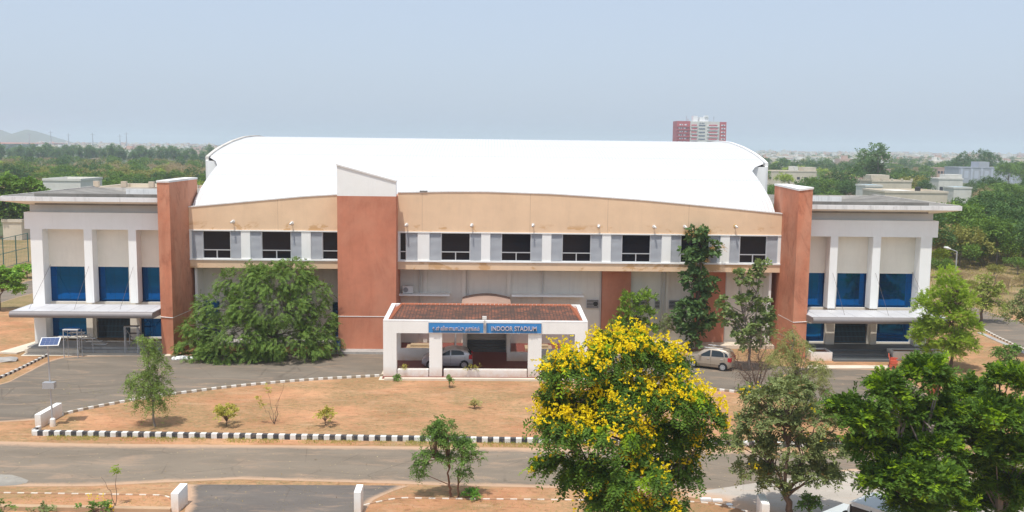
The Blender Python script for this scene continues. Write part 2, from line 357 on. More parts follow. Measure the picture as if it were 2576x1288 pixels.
def strip(name, A, B, z, mat, n=60, smooth=True):
    if smooth: A = smoothpl(A, 2); B = smoothpl(B, 2)
    a, t = resample(A, n); b, _ = resample(B, n); me = bpy.data.meshes.new(name)
    k = 6; vs = []; uvs = []
    for i in range(n):
        for j in range(k+1):
            p = a[i]*(1-j/k)+b[i]*j/k; vs.append((p[0], p[1], z)); uvs.append((t[i], j/k))
    fs = [(i*(k+1)+j, (i+1)*(k+1)+j, (i+1)*(k+1)+j+1, i*(k+1)+j+1) for i in range(n-1) for j in range(k)]
    me.from_pydata(vs, [], fs); uv = me.uv_layers.new(name='UVMap')
    for l in me.loops: uv.data[l.index].uv = uvs[l.vertex_index]
    me.materials.append(mat); me.update()
    if me.polygons[0].normal.z < 0: me.flip_normals()
    o = bpy.data.objects.new(name, me); COL.objects.link(o); o['kind'] = 'structure'; return o
def kerb(name, pl, w, h, mat, smooth=2, z0=-.05):
    pl = smoothpl(pl, smooth) if smooth else [np.array(p[:2]) for p in pl]
    L = sum(np.hypot(*(b-a)) for a, b in zip(pl[:-1], pl[1:])); a, t = resample(pl, max(2, int(L/.3)))
    me = bpy.data.meshes.new(name); vs = []; uvs = []
    for i in range(len(a)):
        d = a[min(i+1, len(a)-1)]-a[max(i-1, 0)]; d /= np.hypot(*d); nrm = np.array([-d[1], d[0]])
        for s_, zz in ((-1, z0), (-1, h-.02), (-.9, h), (.9, h), (1, h-.02), (1, z0)):
            p = a[i]+nrm*s_*w/2; vs.append((p[0], p[1], zz)); uvs.append((t[i], s_))
    fs = [(i*6+j, (i+1)*6+j, (i+1)*6+(j+1) % 6, i*6+(j+1) % 6) for i in range(len(a)-1) for j in range(6)]
    fs += [tuple(range(6)), tuple(range((len(a)-1)*6, len(a)*6))[::-1]]
    me.from_pydata(vs, [], fs); uv = me.uv_layers.new(name='UVMap')
    for l in me.loops: uv.data[l.index].uv = uvs[l.vertex_index]
    me.materials.append(mat); me.update()
    bm = bmesh.new(); bm.from_mesh(me); bmesh.ops.recalc_face_normals(bm, faces=bm.faces); bm.to_mesh(me); bm.free()
    o = bpy.data.objects.new(name, me); COL.objects.link(o); o['kind'] = 'structure'; return o

sheet('ground', [(-5000, -160), (5000, -160), (5000, 9000), (-5000, 9000)], 0, m_soil)
sheet('far_terrain', [(-4900, 90), (4900, 60), (4900, 8900), (-4900, 8900)], .006, m_far)
g = lambda l: [G(*p) for p in l]
sheet('dry_grass_field', [(48, 20), (75, 8), (160, 10), (240, 130), (40, 130), (38, 40)], .011, m_drygrass)
sheet('dry_grass_verge', [(-90, 30), (-36, 14), (-30, 90), (-160, 90)], .011, m_drygrass)

road_far = [np.array([-190, -20, 0])]+g([(-420, 1104), (0, 1109), (60, 1113), (180, 1116), (900, 1122), (1440, 1128), (1900, 1133), (2600, 1140), (3000, 1146)])+[np.array([190, -29, 0])]
road_near = [np.array([-190, -28, 0])]+g([(-420, 1219), (0, 1225), (203, 1222.7), (304, 1225), (380, 1216), (557, 1203), (653, 1210), (882, 1211), (1029, 1220), (1351, 1226), (1800, 1240), (2600, 1252), (3000, 1260)])+[np.array([190, -36, 0])]
strip('road', road_near, road_far, .006, m_road, 110)
strip('side_road', g([(470, 1219), (474, 1240), (462, 1300), (452, 1420)]), g([(1030, 1222), (975, 1240), (915, 1272), (895, 1420)]), .010, m_side, 20)
strip('concrete_road', g([(1700, 1245), (1830, 1268), (1990, 1330), (2040, 1500)]), g([(2140, 1180), (2480, 1180), (2700, 1240), (2760, 1500)]), .010, m_conc, 30)
strip('driveway', g([(-300, 1075), (0, 1062), (84, 1058), (138, 1049), (239, 1025), (430, 993), (657, 967), (880, 952), (975, 946)]),
      g([(-300, 1005), (0, 972), (60, 940), (144, 896), (250, 894), (440, 893), (700, 889), (900, 888), (964, 889)]), .008, m_drive, 90)
strip('driveway', g([(1480, 957), (1600, 963), (1742, 976), (1885, 990), (2050, 1015), (2200, 1062), (2330, 1120)]),
      g([(1480, 890), (1700, 893), (1850, 905), (2000, 926), (2250, 928), (2320, 980), (2500, 1120)]), .008, m_drive, 60)
strip('path', g([(-60, 785), (0, 762), (79, 738), (330, 690)]), g([(-60, 760), (0, 736), (44, 716), (79, 702), (330, 668)]), .016, m_drive, 20)
strip('road', g([(2440, 805), (2484, 837), (2576, 880), (2800, 985)])+[np.array([44, -24, 0])], g([(2440, 770), (2500, 789), (2576, 812), (2800, 880)])+[np.array([56, -24, 0])], .016, m_drive, 20)
strip('paving_strip', g([(52, 896), (250, 895), (430, 896)]), g([(62, 889), (250, 888), (428, 889)]), .02, m_pave, 12, False)
strip('paving_strip', g([(2031, 927), (2140, 927), (2251, 928)]), g([(2031, 919), (2140, 919), (2243, 920)]), .02, m_pave, 12, False)
m_kerb3 = kerbmat('buried_kerb_paint', .64, (.75, .68, .58), (.42, .24, .14), .7)
kA, kB = G(80, 1096), G(1440, 1117); kd = (kB-kA)/np.linalg.norm(kB-kA)
kerb('kerb', [kA+np.array([0, .14, 0]), kA+kd*48+np.array([0, .14, 0])], .28, .27, m_kerb, 0)
kerb('kerb', g([(100, 1079), (84, 1088)]), .2, .2, m_kerb, 0)
kerb('kerb', g([(146, 1048), (185, 1037), (239, 1026), (296, 1015), (355, 1005), (431, 993.5), (483, 987), (559, 977), (657, 967), (776, 957), (881, 951), (972, 946)]), .17, .15, m_kerb2)
kerb('kerb', g([(1478, 957), (1600, 963.5), (1742, 976.5), (1885, 990.5), (2050, 1015.5), (2190, 1058)]), .17, .15, m_kerb2)
kerb('kerb', g([(-200, 1030), (0, 953), (60, 925), (119.6, 895)]), .18, .16, kerbmat('striped_kerb_paint_worn', .62, (.7, .68, .62), (.07, .06, .06), .5))
kerb('kerb', g([(-300, 1238), (10, 1240), (329, 1245), (415, 1246), (430, 1255)]), .075, .04, m_kerb3)
kerb('kerb', g([(914.5, 1272), (929, 1268), (955.7, 1262), (985, 1256), (1014, 1252.5), (1046, 1254), (1117, 1255), (1213, 1256), (1351, 1257), (1700, 1262), (1780, 1264), (1900, 1290), (1990, 1350)]), .075, .04, m_kerb3)
kerb('kerb', g([(2440, 806), (2484, 838), (2576, 881), (2800, 986)]), .2, .15, m_kerb2)
kerb('kerb', g([(2465, 838), (2520, 862), (2600, 898), (2800, 990)]), .5, .06, m_concrete)
sheet('cement_patch', g([(-60, 1196), (0, 1194), (30, 1195), (52, 1201), (72, 1209), (66, 1216), (40, 1221), (0, 1223), (-60, 1224)]), .0135, m_conc2)
# low retaining edge at the bottom left
kerb('retaining_edge', g([(-300, 1282), (0, 1281), (431, 1288)]), .3, .2, plaster('soil_stained_edge', (.5, .34, .21), (.25, .15, .09), .3, .5, .1), 0)

# ------------------------------------------------------------------ the stadium
stad = thing('stadium_building', 'long indoor stadium with white curved roof, tan upper band and red pylons', 'stadium', (0, 10, 0))
pz = [(-24.1, 11.33), (-19.56, 11.79), (-14.81, 12.27), (-12.28, 12.44), (-7.46, 12.66), (-3.5, 12.77), (-.26, 12.8), (5.05, 12.68), (8.48, 12.5), (12.27, 12.27), (16.77, 11.9), (19.11, 11.7), (23.84, 11.27)]
def curve_z(x): return float(np.interp(x, [p[0] for p in pz], [p[1] for p in pz]))
xs = list(np.linspace(-24.1, 23.84, 49))
for a, b in ((-24.1, -12.0), (-7.37, 23.84)):
    xx = [a]+[x for x in xs if a < x < b]+[b]
    MB().slab_xz([(a, 9.56), (b, 9.56)]+[(x, curve_z(x)) for x in xx[::-1]], 0, .3).build('parapet_band', m_tan, stad)
    mb = MB()
    for x0, x1 in zip(xx[:-1], xx[1:]): mb.slab_xz([(x0, curve_z(x0)), (x1, curve_z(x1)), (x1, curve_z(x1)+.09), (x0, curve_z(x0)+.09)], -.05, .4)
    mb.build('coping', m_cap, stad)
    MB().box(a, b, -.05, .25, 9.47, 9.56).build('window_trim', m_white, stad)
    MB().box(a, b, -.08, .25, 7.1, 7.22).build('sill', m_white, stad)
    MB().box(a, b, 0, 2.1, 6.47, 7.1).build('floor_band', m_tan, stad)
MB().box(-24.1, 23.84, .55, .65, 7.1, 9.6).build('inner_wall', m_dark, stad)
MB().box(-5.6, -5.0, -.09, .42, 12.78, 12.86).build('scupper', m_oldroof, stad)
for x_, z0_ in ((-5.42, 9.6), (9.6, 9.6), (16.2, 9.6), (3.3, 9.6), (-17, 9.6)): MB().box(x_, x_+.022, -.004, 0, z0_, curve_z(x_)-.02).build('wall_joint', m_joint, stad)
# window bays
bays = [[-24.0, -23.93, -23.05, -20.83, -19.97], [-19.25, -19.25, -18.34, -15.98, -15.12], [-14.39, -14.39, -13.46, -12.08, None],
        [None, None, -7.21, -6.70, -5.76], [-4.82, -4.82, -3.87, -1.53, -.62], [.10, .10, 1.02, 3.42, 4.33], [5.06, 5.06, 5.96, 8.29, 9.22],
        [9.92, 9.92, 10.82, 13.16, 14.09], [14.82, 14.82, 15.65, 17.99, 18.89], [19.63, 19.63, 20.48, 22.69, 23.60]]
for p0, p1 in ((-19.97, -19.25), (-15.12, -14.39), (-5.76, -4.82), (-.62, .10), (4.33, 5.06), (9.22, 9.92), (14.09, 14.82), (18.89, 19.63), (23.6, 23.84), (-24.1, -23.93), (-7.37, -7.21)):
    MB().box(p0, p1, 0, .3, 7.22, 9.47).build('pilaster', m_white, stad)
def louvre_panel(x0, x1):
    mb = MB(); z = 7.26
    while z < 9.4:
        mb.add([(x0+.03, .06, z), (x1-.03, .06, z), (x1-.03, .17, z+.085), (x0+.03, .17, z+.085), (x0+.03, .075, z-.012), (x1-.03, .075, z-.012), (x1-.03, .185, z+.073), (x0+.03, .185, z+.073)],
               [(0,1,2,3), (7,6,5,4), (0,4,5,1), (2,6,7,3)]); z += .092
    mb.box(x0, x0+.035, .04, .2, 7.22, 9.47).box(x1-.035, x1, .04, .2, 7.22, 9.47).box(x0+.035, x1-.035, .19, .21, 7.22, 9.47)
    return mb.build('louvre_panel', m_louv, stad)
for b in bays:
    _, l0, w0, w1, r1 = b
    if l0 is not None: louvre_panel(l0, w0)
    if r1 is not None: louvre_panel(w1, r1)
    wo = MB().box(w0, w1, .2, .22, 7.22, 9.47).build('window', m_glass, stad)
    fr = MB(); e = .045
    fr.box(w0, w0+e, .1, .19, 7.22, 9.47).box(w1-e, w1, .1, .19, 7.22, 9.47).box(w0+e, w1-e, .1, .19, 7.22, 7.27).box(w0+e, w1-e, .1, .19, 9.42, 9.47).box(w0+e, w1-e, .09, .19, 7.88, 7.95)
    if w1-w0 > 1.6: fr.box((w0+w1)/2-.04, (w0+w1)/2+.04, .095, .19, 7.27, 7.88)
    fr.build('frame', m_alu, wo)
# recessed lower wall
RW = MB().box(-24.1, 23.84, 2.1, 2.4, 0, 6.47)
RW.box(-24.1, 23.84, 2.085, 2.1, 4.86, 4.875)
RW.build('lower_wall', m_lower, stad)
for x0, x1 in ((9.5, 11.9), (17.3, 19.85)): MB().box(x0, x1, 1.75, 2.1, 0, 6.47).build('red_pier', m_red, stad)
for x0, x1 in ((-5.45, -5.1), (-2.24, -1.91), (1.54, 1.87), (14.9, 15.15), (-19, -18.7)): MB().box(x0, x1, 1.95, 2.1, 0, 6.47).build('wall_rib', m_lower, stad)
for x in (-5.75, -1.75, 4.52, 9.4, 14.5, 14.75, 19.95): MB().tube([(x, 1.98, .3), (x, 1.98, 6.4)], .055, 8).build('drain_pipe', m_pipe, stad)
for x in (-6.3, -4, .0, 3.2, 6.8, 12.8, 16.2, -22, -20.5, -17): MB().box(x, x+.015, 2.085, 2.1, .5, 6.47).build('panel_joint', m_grey, stad)
for a, b in ((8.25, 9.25), (12.1, 13.5), (14.0, 14.4), (15.2, 16.4), (16.7, 18.0)):
    wo = MB().box(a, b, 2.0, 2.09, 3.1, 3.75).build('small_window', m_glass, stad)
    fr = MB().box(a-.05, b+.05, 1.97, 2.08, 3.05, 3.1).box(a-.05, b+.05, 1.97, 2.08, 3.75, 3.8).box(a-.05, a, 1.97, 2.08, 3.1, 3.75).box(b, b+.05, 1.97, 2.08, 3.1, 3.75)
    for k in range(5): fr.box(a, b, 1.98, 1.995, 3.16+k*.12, 3.2+k*.12)
    fr.build('frame', m_alu, wo)
MB().disc((9.0, 2.03, 3.45), .2, 'y', .12).build('exhaust_vent', m_black, stad)
MB().box(-24.0, -22.4, 1.95, 2.2, .5, 3.4).build('side_window', m_blue, stad)
MB().box(-13, -12.02, 1.95, 2.2, .5, 3.4).build('side_window', m_blue, stad)
MB().prism([(-24, 0.2), (-12, 0.2), (-12, 2.1), (-24, 2.1)], 0, .25).build('plinth', m_concrete, stad)
MB().prism([(9, .4), (23.8, .4), (23.8, 2.1), (9, 2.1)], 0, .28).build('plinth', m_pave, stad)
MB().prism([(-12.4, -2.6), (-7.4, -2.6), (-7.4, -1.5), (-12.4, -1.5)], 0, .2).build('plinth', m_concrete, stad)
# central pylon with slanted white head
cp = MB().box(-12.0, -7.37, -1.5, 2.3, 0, 12.46).build('red_pylon', m_red, stad)
MB().slab_xz([(-12.0, 12.46), (-7.37, 12.46), (-7.37, 13.62), (-12.0, 14.86)], -1.5, -.9).build('slanted_head', m_white, cp)
MB().slab_xz([(-12.05, 14.86), (-7.32, 13.60), (-7.32, 13.72), (-12.05, 14.98)], -1.58, -.82).build('coping', m_cap, cp)
MB().box(-12.01, -8.0, -1.53, -1.5, 2.82, 2.87).build('conduit', m_white, cp)
# side pylons
for s, poly, top in ((0, [(-25.53, -3), (-24.6, -3), (-24.1, 0), (-24.1, 2.4), (-25.1, 2.4)], [13.42, 13.42, 13.5, 13.5, 13.5]),
                     (1, [(24.15, -3), (25.25, -3), (24.9, 2.4), (23.85, 2.4), (23.85, 0)], [13.3, 13.45, 13.5, 13.5, 13.45])):
    p = MB().prism(poly, 0, top).build('red_pylon', m_redw, stad)
    cx = np.mean([q[0] for q in poly]); cyy = np.mean([q[1] for q in poly])
    cap = [((q[0]-cx)*1.06+cx, (q[1]-cyy)*1.02+cyy) for q in poly]; mb = MB(); n = len(cap)
    mb.add([(q[0], q[1], t+.002) for q, t in zip(cap, top)]+[(q[0], q[1], t+.15) for q, t in zip(cap, top)],
           [tuple(range(n))[::-1], tuple(range(n, 2*n))]+[(i, (i+1) % n, (i+1) % n+n, i+n) for i in range(n)]).build('coping', m_cap, p)
    MB().tube([(q[0]*1.0012, q[1]-.03, z_) for q, z_ in (((poly[0], 2.97), (poly[1], 2.9), (poly[2], 3.0)) if s == 0 else ((poly[4], 3.0), (poly[0], 2.9), (poly[1], 2.97)))], .035, 6).build('conduit', m_white, p)
# vault roof
prof = [(.35, 11.2), (.8, 11.75), (1.27, 12.1), (4.2, 13.3), (6, 13.95), (8.5, 14.75), (9, 15.0), (11.5, 15.6), (14, 16.05), (18, 16.6), (23, 17.07), (28, 17.25)]
prof = prof+[(56-y, z) for y, z in prof[-2::-1]]
py_ = [p[0] for p in prof]; pzz = [p[1] for p in prof]
def vz(y):
    return sum(np.interp(y+d, py_, pzz)*w for d, w in ((-.8, .25), (0, .5), (.8, .25))) if 1.2 < y < 54.8 else np.interp(y, py_, pzz)
def vault(x0, x1, y0, y1, dz=0):
    ys = np.linspace(y0, y1, 60); vs = []; fs = []
    for y in ys: vs += [(x0(y) if callable(x0) else x0, y, vz(y)+dz), (x1(y) if callable(x1) else x1, y, vz(y)+dz)]
    for i in range(59): fs.append((2*i, 2*i+1, 2*i+3, 2*i+2))
    return vs, fs
wl = lambda y: -23.95-1.3*min(1, max(0, (min(y, 56-y)-8.3)/1.6)); wr = lambda y: 23.4+1.72*min(1, max(0, (min(y, 56-y)-8.3)/1.6))
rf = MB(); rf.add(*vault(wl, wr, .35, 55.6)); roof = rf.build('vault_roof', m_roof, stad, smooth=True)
sm = MB()
for ys in (5.6, 11.2, 17.2):
    for y in (ys,): sm.add([(wl(y), y, vz(y)+.012), (wr(y), y, vz(y)+.012), (wr(y), y+.1, vz(y+.1)+.03), (wl(y), y+.1, vz(y+.1)+.03), (wl(y), y-.02, vz(y)), (wr(y), y-.02, vz(y))], [(0, 1, 2, 3), (4, 5, 1, 0)])
sm.build('sheet_seam', plain('seam_grey', (.55, .57, .6), .6), roof)
for s, wf in ((-1, wl), (1, wr)):
    mb = MB(); ys = np.linspace(9.6, 46.4, 60)
    xo = -25.2 if s < 0 else 25.05
    for y0, y1 in zip(ys[:-1], ys[1:]):
        a, b = sorted((xo, xo+s*.28))
        mb.add([(x, y, z+vz(y)) for x in (a, b) for y in (y0, y1) for z in (-.2, .14)], [(0,1,3,2), (4,6,7,5), (0,4,5,1), (2,3,7,6), (1,5,7,3), (0,2,6,4)])
    mb.build('roof_rim', m_parapet if s < 0 else m_cap, stad)
    ys = np.linspace(9.4, 46.6, 40); x = xo-s*.02; x1 = x+s*.24
    mb = MB(); mb.slab_yz([(9.4, 0), (46.6, 0)]+[(y, vz(y)-.15) for y in ys[::-1]], *sorted((x, x1))); mb.build('gable_wall', m_white_dirty, stad)
    xn = -23.9 if s < 0 else 23.35
    ys = np.linspace(.5, 9.4, 16); mb = MB(); mb.slab_yz([(.5, 0), (9.4, 0)]+[(y, vz(y)-.12) for y in ys[::-1]], *sorted((xn, xn-s*.2))); mb.build('gable_wall', m_white, stad)
    MB().box(*sorted((xn, xo)), 9.2, 9.4, 0, 14.9).build('return_wall', m_white, stad)
MB().box(-24.05, -23.3, .9, 1.1, 11.0, 11.6).build('gutter_sheet', m_alu, roof)
MB().box(-24, 23.4, 54.5, 54.8, 0, 11).build('rear_wall', m_grey, stad)

# wings
def wing(s):
    # s=-1 left, +1 right; x values from the symmetric right wing, mirrored about -0.2
    mx = (lambda v: v) if s > 0 else (lambda v: -v-.42)
    B = lambda mb, a, b, *r: mb.box(*sorted((mx(a), mx(b))), *r)
    w = stad
    B(MB(), 24.9, 36.28, -1.0, .2, 9.57, 10.9).build('beam', m_white, w)
    B(MB(), 24.9, 36.03, -.5, .3, 10.9, 11.47).build('frieze', m_grey, w)
    wl_ = MB(); B(wl_, 24.9, 34.93, 0, .25, 6.47, 9.57)
    B(wl_, 27.8, 28.62, 0, .25, .6, 6.47); B(wl_, 31.36, 32.12, 0, .25, .6, 6.47)
    B(wl_, 24.9, 27.8, .0, .25, 2.27, 3.62); B(wl_, 28.62, 31.36, .0, .25, 2.27, 3.62); B(wl_, 32.12, 34.93, .0, .25, 2.27, 3.62)
    B(wl_, 24.9, 27.8, 0, .25, .6, .74); B(wl_, 32.12, 34.93, 0, .25, .6, .74)
    wl_.build('wing_wall', m_cream, w)
    B(MB(), 34.93, 35.85, -1.0, .6, .0, 9.57).build('corner_column', m_white, w)
    sw = MB(); B(sw, 35.6, 35.84, .6, 16, 0, 11.47); sw.build('side_wall', m_cream, w)
    for a, b in ((27.56, 28.18), (31.03, 31.67)): B(MB(), a, b, -1.0, 0, 3.7, 9.57).build('column', m_white, w)
    for a, b in ((27.74, 28.5), (31.5, 32.0)): B(MB(), a, b, -.35, 0, .6, 3.1).build('column', m_cream, w)
    for a, b in ((25.0, 27.8), (28.62, 31.36), (32.12, 34.93)):
        B(MB(), a, b, .18, .22, 3.62, 6.47).build('blue_window', m_blue, w)
    for a, b in ((25.0, 27.8), (32.12, 34.93)):
        B(MB(), a, b, .18, .22, .74, 2.27).build('blue_window', m_blue, w)
    gt = MB(); x = 28.66
    while x < 31.32:
        B(gt, x, x+.025, .1, .13, .62, 2.27); x += .11
    for z in (.7, 1.15, 1.6, 2.1): B(gt, 28.64, 31.34, .08, .1, z, z+.03)
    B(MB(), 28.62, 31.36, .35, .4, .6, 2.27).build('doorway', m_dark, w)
    gt.build('collapsible_gate', m_gateb, w)
    # tray roof: outer edge high, sloping in
    xo, xi = 37.62, 36.03; yf = -2.0; yb = 15.5; zo0, zo1 = 11.83, 12.17
    mb = MB(); x_in = 24.9
    A = lambda x, y, z: (mx(x), y, z)
    mb.add([A(x_in, yf, zo0), A(xo, yf, zo0), A(xo, yf, zo1), A(x_in, yf, zo1), A(xo, yb, zo0), A(xo, yb, zo1),
            A(x_in, yf+.22, zo1), A(xo-.22, yf+.22, zo1), A(xo-.22, yb, zo1),
            A(x_in, -.5, 11.47), A(xi, -.5, 11.47), A(xi, yb, 11.47), A(x_in, 1.6, 11.72), A(xi-2, 1.6, 11.72), A(xi-2, yb, 11.72), A(x_in, yb, 11.72)],
           [(0, 1, 2, 3), (1, 4, 5, 2), (3, 2, 7, 6), (2, 5, 8, 7), (0, 9, 10, 1), (1, 10, 11, 4), (6, 7, 13, 12), (7, 8, 14, 13), (12, 13, 14, 15)])
    mb.mi[-3:] = [1, 1, 1]; mb.mi[4:6] = [2, 2]; rr = mb.build('tray_roof', [m_white_dirty, m_oldroof, m_cream], w)
    ub = MB(); B(ub, 24.9, 35.3, -1.2, -1.0, 11.5, 12.4); ub.build('roof_upstand', m_oldroof, rr)
    ub = MB()
    x0, x1 = sorted((mx(37.55), mx(37.4))); ub.add([(x, y, z) for x in (x0, x1) for y, z in ((-1.9, 12.0), (15.5, 12.0), (15.5, 12.26), (-1.9, 12.22))], [(0,1,2,3), (7,6,5,4), (0,4,5,1), (1,5,6,2), (2,6,7,3), (3,7,4,0)])
    ub.build('side_parapet', m_parapet, rr)
    ub = MB(); B(ub, 29.2, 32.0, 9, 9.2, 11.4, 12.3); ub.build('roof_parapet', m_white_dirty, rr)
    ub = MB(); B(ub, 24.9, 37.4, 15.3, 15.5, 11.4, 12.12); ub.build('roof_parapet', m_parapet, rr)
    # awning with rounded metal nose, panel joints
    xa, xb = 25.2, 35.98
    mb = MB(); B(mb, xa, xb, -4.4, -1.0, 3.52, 3.58)
    aw = mb.build('awning', m_awn, w)
    nose = [(-4.42, 3.6), (-4.56, 3.56), (-4.68, 3.42), (-4.7, 3.28), (-4.62, 3.14), (-4.4, 3.08), (-1.0, 3.08), (-1.0, 3.5), (-4.38, 3.5)]
    MB().slab_yz(nose[::1], *sorted((mx(xa), mx(xb)))).build('awning_nose', m_nose, aw, smooth=True)
    j = MB(); x = xa+.6
    while x < xb: B(j, x, x+.02, -4.4, -1.02, 3.5, 3.584); x += 1.44
    j.build('panel_joint', plain('joint_dark', (.25, .24, .24), .6), aw)
    for x in (28.0, 31.5, 34.95):
        MB().tube([A(x+.1, -3.4, 3.58), A(x-.15, -.03 if x > 34 else -1.03, 6.62)], .012, 5).build('tie_rod', m_rod, aw)
    # platform, steps, planters
    pl = MB(); B(pl, 24.9, 35.9, -2.2, .1, 0, .6 if s > 0 else .38); pl.build('platform', m_granite if s > 0 else m_concrete, w)
    if s > 0:
        for k in range(3): B(MB(), 27.15, 32.0, -3.3-.42*k, -2.2-.42*k, 0, .6-.15*(k+1)+.0).build('step', m_granite, w)
    else:
        B(MB(), 25.2, 31.6, -2.65, -2.2, 0, .2).build('step', m_concrete, w)
wing(-1); wing(1)

def planter(name, label, x0, x1, y0, y1, h, mat, grp='planters by the entrances'):
    t = thing(name, label, 'planter', ((x0+x1)/2, (y0+y1)/2, 0), grp)
    e = .15
    MB().box(x0, x1, y0, y0+e, 0, h).box(x0, x1, y1-e, y1, 0, h).box(x0, x0+e, y0+e, y1-e, 0, h).box(x1-e, x1, y0+e, y1-e, 0, h).build('walls', mat, t)
    MB().box(x0+e, x1-e, y0+e, y1-e, 0, h-.1).build('soil', m_planter, t); return t
planter('planter_box', 'white walled planter left of the granite steps', 25.4, 27.1, -3.9, -2.25, .7, m_white)
planter('planter_box', 'white walled soil planter right of the granite steps', 32.1, 36.6, -3.5, -2.25, .7, m_white)
planter('planter_box', 'concrete edged soil bed at the foot of the left corner column', -36.2, -32.0, -2.9, -2.25, .3, m_pave)
tag(MB().prism([(-38.1, -3.2), (-36.6, -3.4), (-35.9, -1.0), (-36.1, 3.0), (-36.8, 3.0)], 0, .12).build('stone_apron', m_pave), 'worn pale stone apron around the left corner column', 'paving slab')

# portico
por = thing('entrance_portico', 'white flat portico with red tiled roof carrying the blue name boards', 'portico', (-.2, -7, 0))
MB().box(-7.7, 7.35, -10.9, -4.6, 0, .02).build('base_slab', m_pave, por)
MB().prism([(-7.5, -10.6), (7.2, -10.6), (7.2, 1.8), (-7.5, 1.8)], .02, .06).build('floor', m_maroon, por)
MB().box(-7.3, 7.2, -11.0, -10.6, 0, .14).build('kerb_stones', m_pave, por)
for x0, x1 in ((-7.47, -6.52), (-4.19, -3.28), (2.87, 3.83), (6.21, 7.11)):
    MB().box(x0, x1, -10, -9.4, 0, 3.2).build('column', m_white, por)
for x0, x1 in ((-7.47, -6.7), (-1.95, -1.7), (1.45, 1.7), (6.3, 7.11), (-4.1, -3.75), (3.5, 3.85)):
    MB().box(x0, x1, -4.9, -4.5, .06, 3.2).build('rear_column', m_white, por)
for x0, x1 in ((-6.7, -3.9), (3.85, 6.3)): MB().box(x0, x1, -4.9, -4.7, .06, 1.0).build('low_wall', m_white, por)
for x0, x1 in ((1.7, 3.5),): MB().box(x0, x1, -4.9, -4.7, .06, .75).build('low_wall', m_white, por)
MB().box(-7.47, 7.11, -10, -9.5, 3.2, 4.0).box(-7.47, 7.11, -4.9, -4.4, 3.2, 4.0).box(-7.47, -7.0, -9.5, -4.9, 3.2, 4.0).box(6.64, 7.11, -9.5, -4.9, 3.2, 4.0).build('beam', m_white, por)
MB().box(-7.0, 6.64, -9.5, -4.9, 3.5, 3.6).build('ceiling', m_white, por)
zt = lambda y: 4.12+(y+10)*.035
rim = MB()
for a, b, y0, y1 in ((-7.47, 7.11, -10, -9.72), (-7.47, 7.11, -4.2, -3.9), (-7.47, -7.15, -9.72, -4.2), (6.79, 7.11, -9.72, -4.2)):
    rim.add([(x, y, z) for x in (a, b) for y, z in ((y0, 4.0), (y1, 4.0), (y1, zt(y1)), (y0, zt(y0)))], [(0,1,2,3), (7,6,5,4), (0,4,5,1), (1,5,6,2), (2,6,7,3), (3,7,4,0)])
rim.build('roof_rim', m_cap, por)
MB().add([(-7.15, -9.72, 4.0), (6.79, -9.72, 4.0), (6.3, -4.55, 4.34), (-6.66, -4.55, 4.34)], [(0, 1, 2, 3)]).build('tiled_roof', m_tile, por)
MB().add([(-7.15, -9.72, 4.0), (-6.66, -4.55, 4.34), (-7.15, -4.2, 4.1), (6.79, -9.72, 4.0), (6.79, -4.2, 4.1), (6.3, -4.55, 4.34)], [(0, 1, 2), (3, 4, 5), (1, 5, 4, 2)]).build('hip_slope', m_ridge, por)
for a, b in (((-6.66, -4.55, 4.36), (6.3, -4.55, 4.36)), ((-6.66, -4.55, 4.36), (-7.1, -9.65, 4.03)), ((6.3, -4.55, 4.36), (6.74, -9.65, 4.03))):
    a = np.array(a); b = np.array(b); n = int(np.linalg.norm(b-a)/.32); mb = MB()
    for i in range(n):
        p = a+(b-a)*i/n; q = a+(b-a)*(i+.93)/n; mb.tube([p, q], [.1, .125], 7)
    mb.build('ridge_tiles', m_ridge, por)
# entrance block behind the portico
for k in range(5): MB().box(-1.7, 1.45, -1.7+.5*k, -1.2+.5*k if k < 4 else 2.0, .06, .2+.15*k).build('entrance_step', m_granite if k < 4 else m_pave, stad)
for x0, x1 in ((-1.95, -1.7), (1.45, 1.7)): MB().box(x0, x1, -1.9, 2.0, .06, 1.5).build('stair_cheek', m_lower, stad)
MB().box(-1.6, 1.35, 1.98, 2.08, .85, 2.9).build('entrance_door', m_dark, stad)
pts = [(-2.15+3.95*i/14, 3.95+.3*math.sin(math.pi*i/14)) for i in range(15)]
MB().slab_xz([(-2.15, 3.6), (1.8, 3.6)]+pts[::-1], -3.9, 2.05).build('curved_porch', plaster('brown_porch', (.4, .27, .21), (.2, .14, .11), .4, .4, .12), stad)
for a, b in ((-7.4, -3.2), (1.9, 7.9)): MB().box(a, b, .9, 2.1, 4.15, 4.27).build('ledge', m_white, stad)
for x0 in (-6.6, 3.0):
    MB().box(x0, x0+2.2, -1.2, .2, .06, .25).box(x0+.3, x0+1.9, -.8, 0, .25, .4).build('entrance_plinth', m_plinth, stad)
for x in (-2.6, 1.75):
    rl = MB()
    for y in (-4.2, -2.4, -.6): rl.tube([(x, y, .1), (x, y, 1.3+(y+4.2)*.1)], .03, 6)
    for z in (.7, 1.0, 1.3): rl.tube([(x, -4.2, z), (x, -.6, z+.36)], .025, 6)
    rl.build('handrail', m_steel, stad)

# AC unit
ac = thing('air_conditioner', 'white outdoor air conditioner unit on the ledge left of the portico', 'air conditioner', (-6.7, 1.5, 4.27))
MB().box(-7.1, -6.25, 1.3, 1.65, 4.3, 4.9).build('casing', m_ac, ac); MB().disc((-6.85, 1.28, 4.6), .2, 'y', .03).build('fan_grille', plain('grille_grey', (.3, .3, .3), .6), ac)

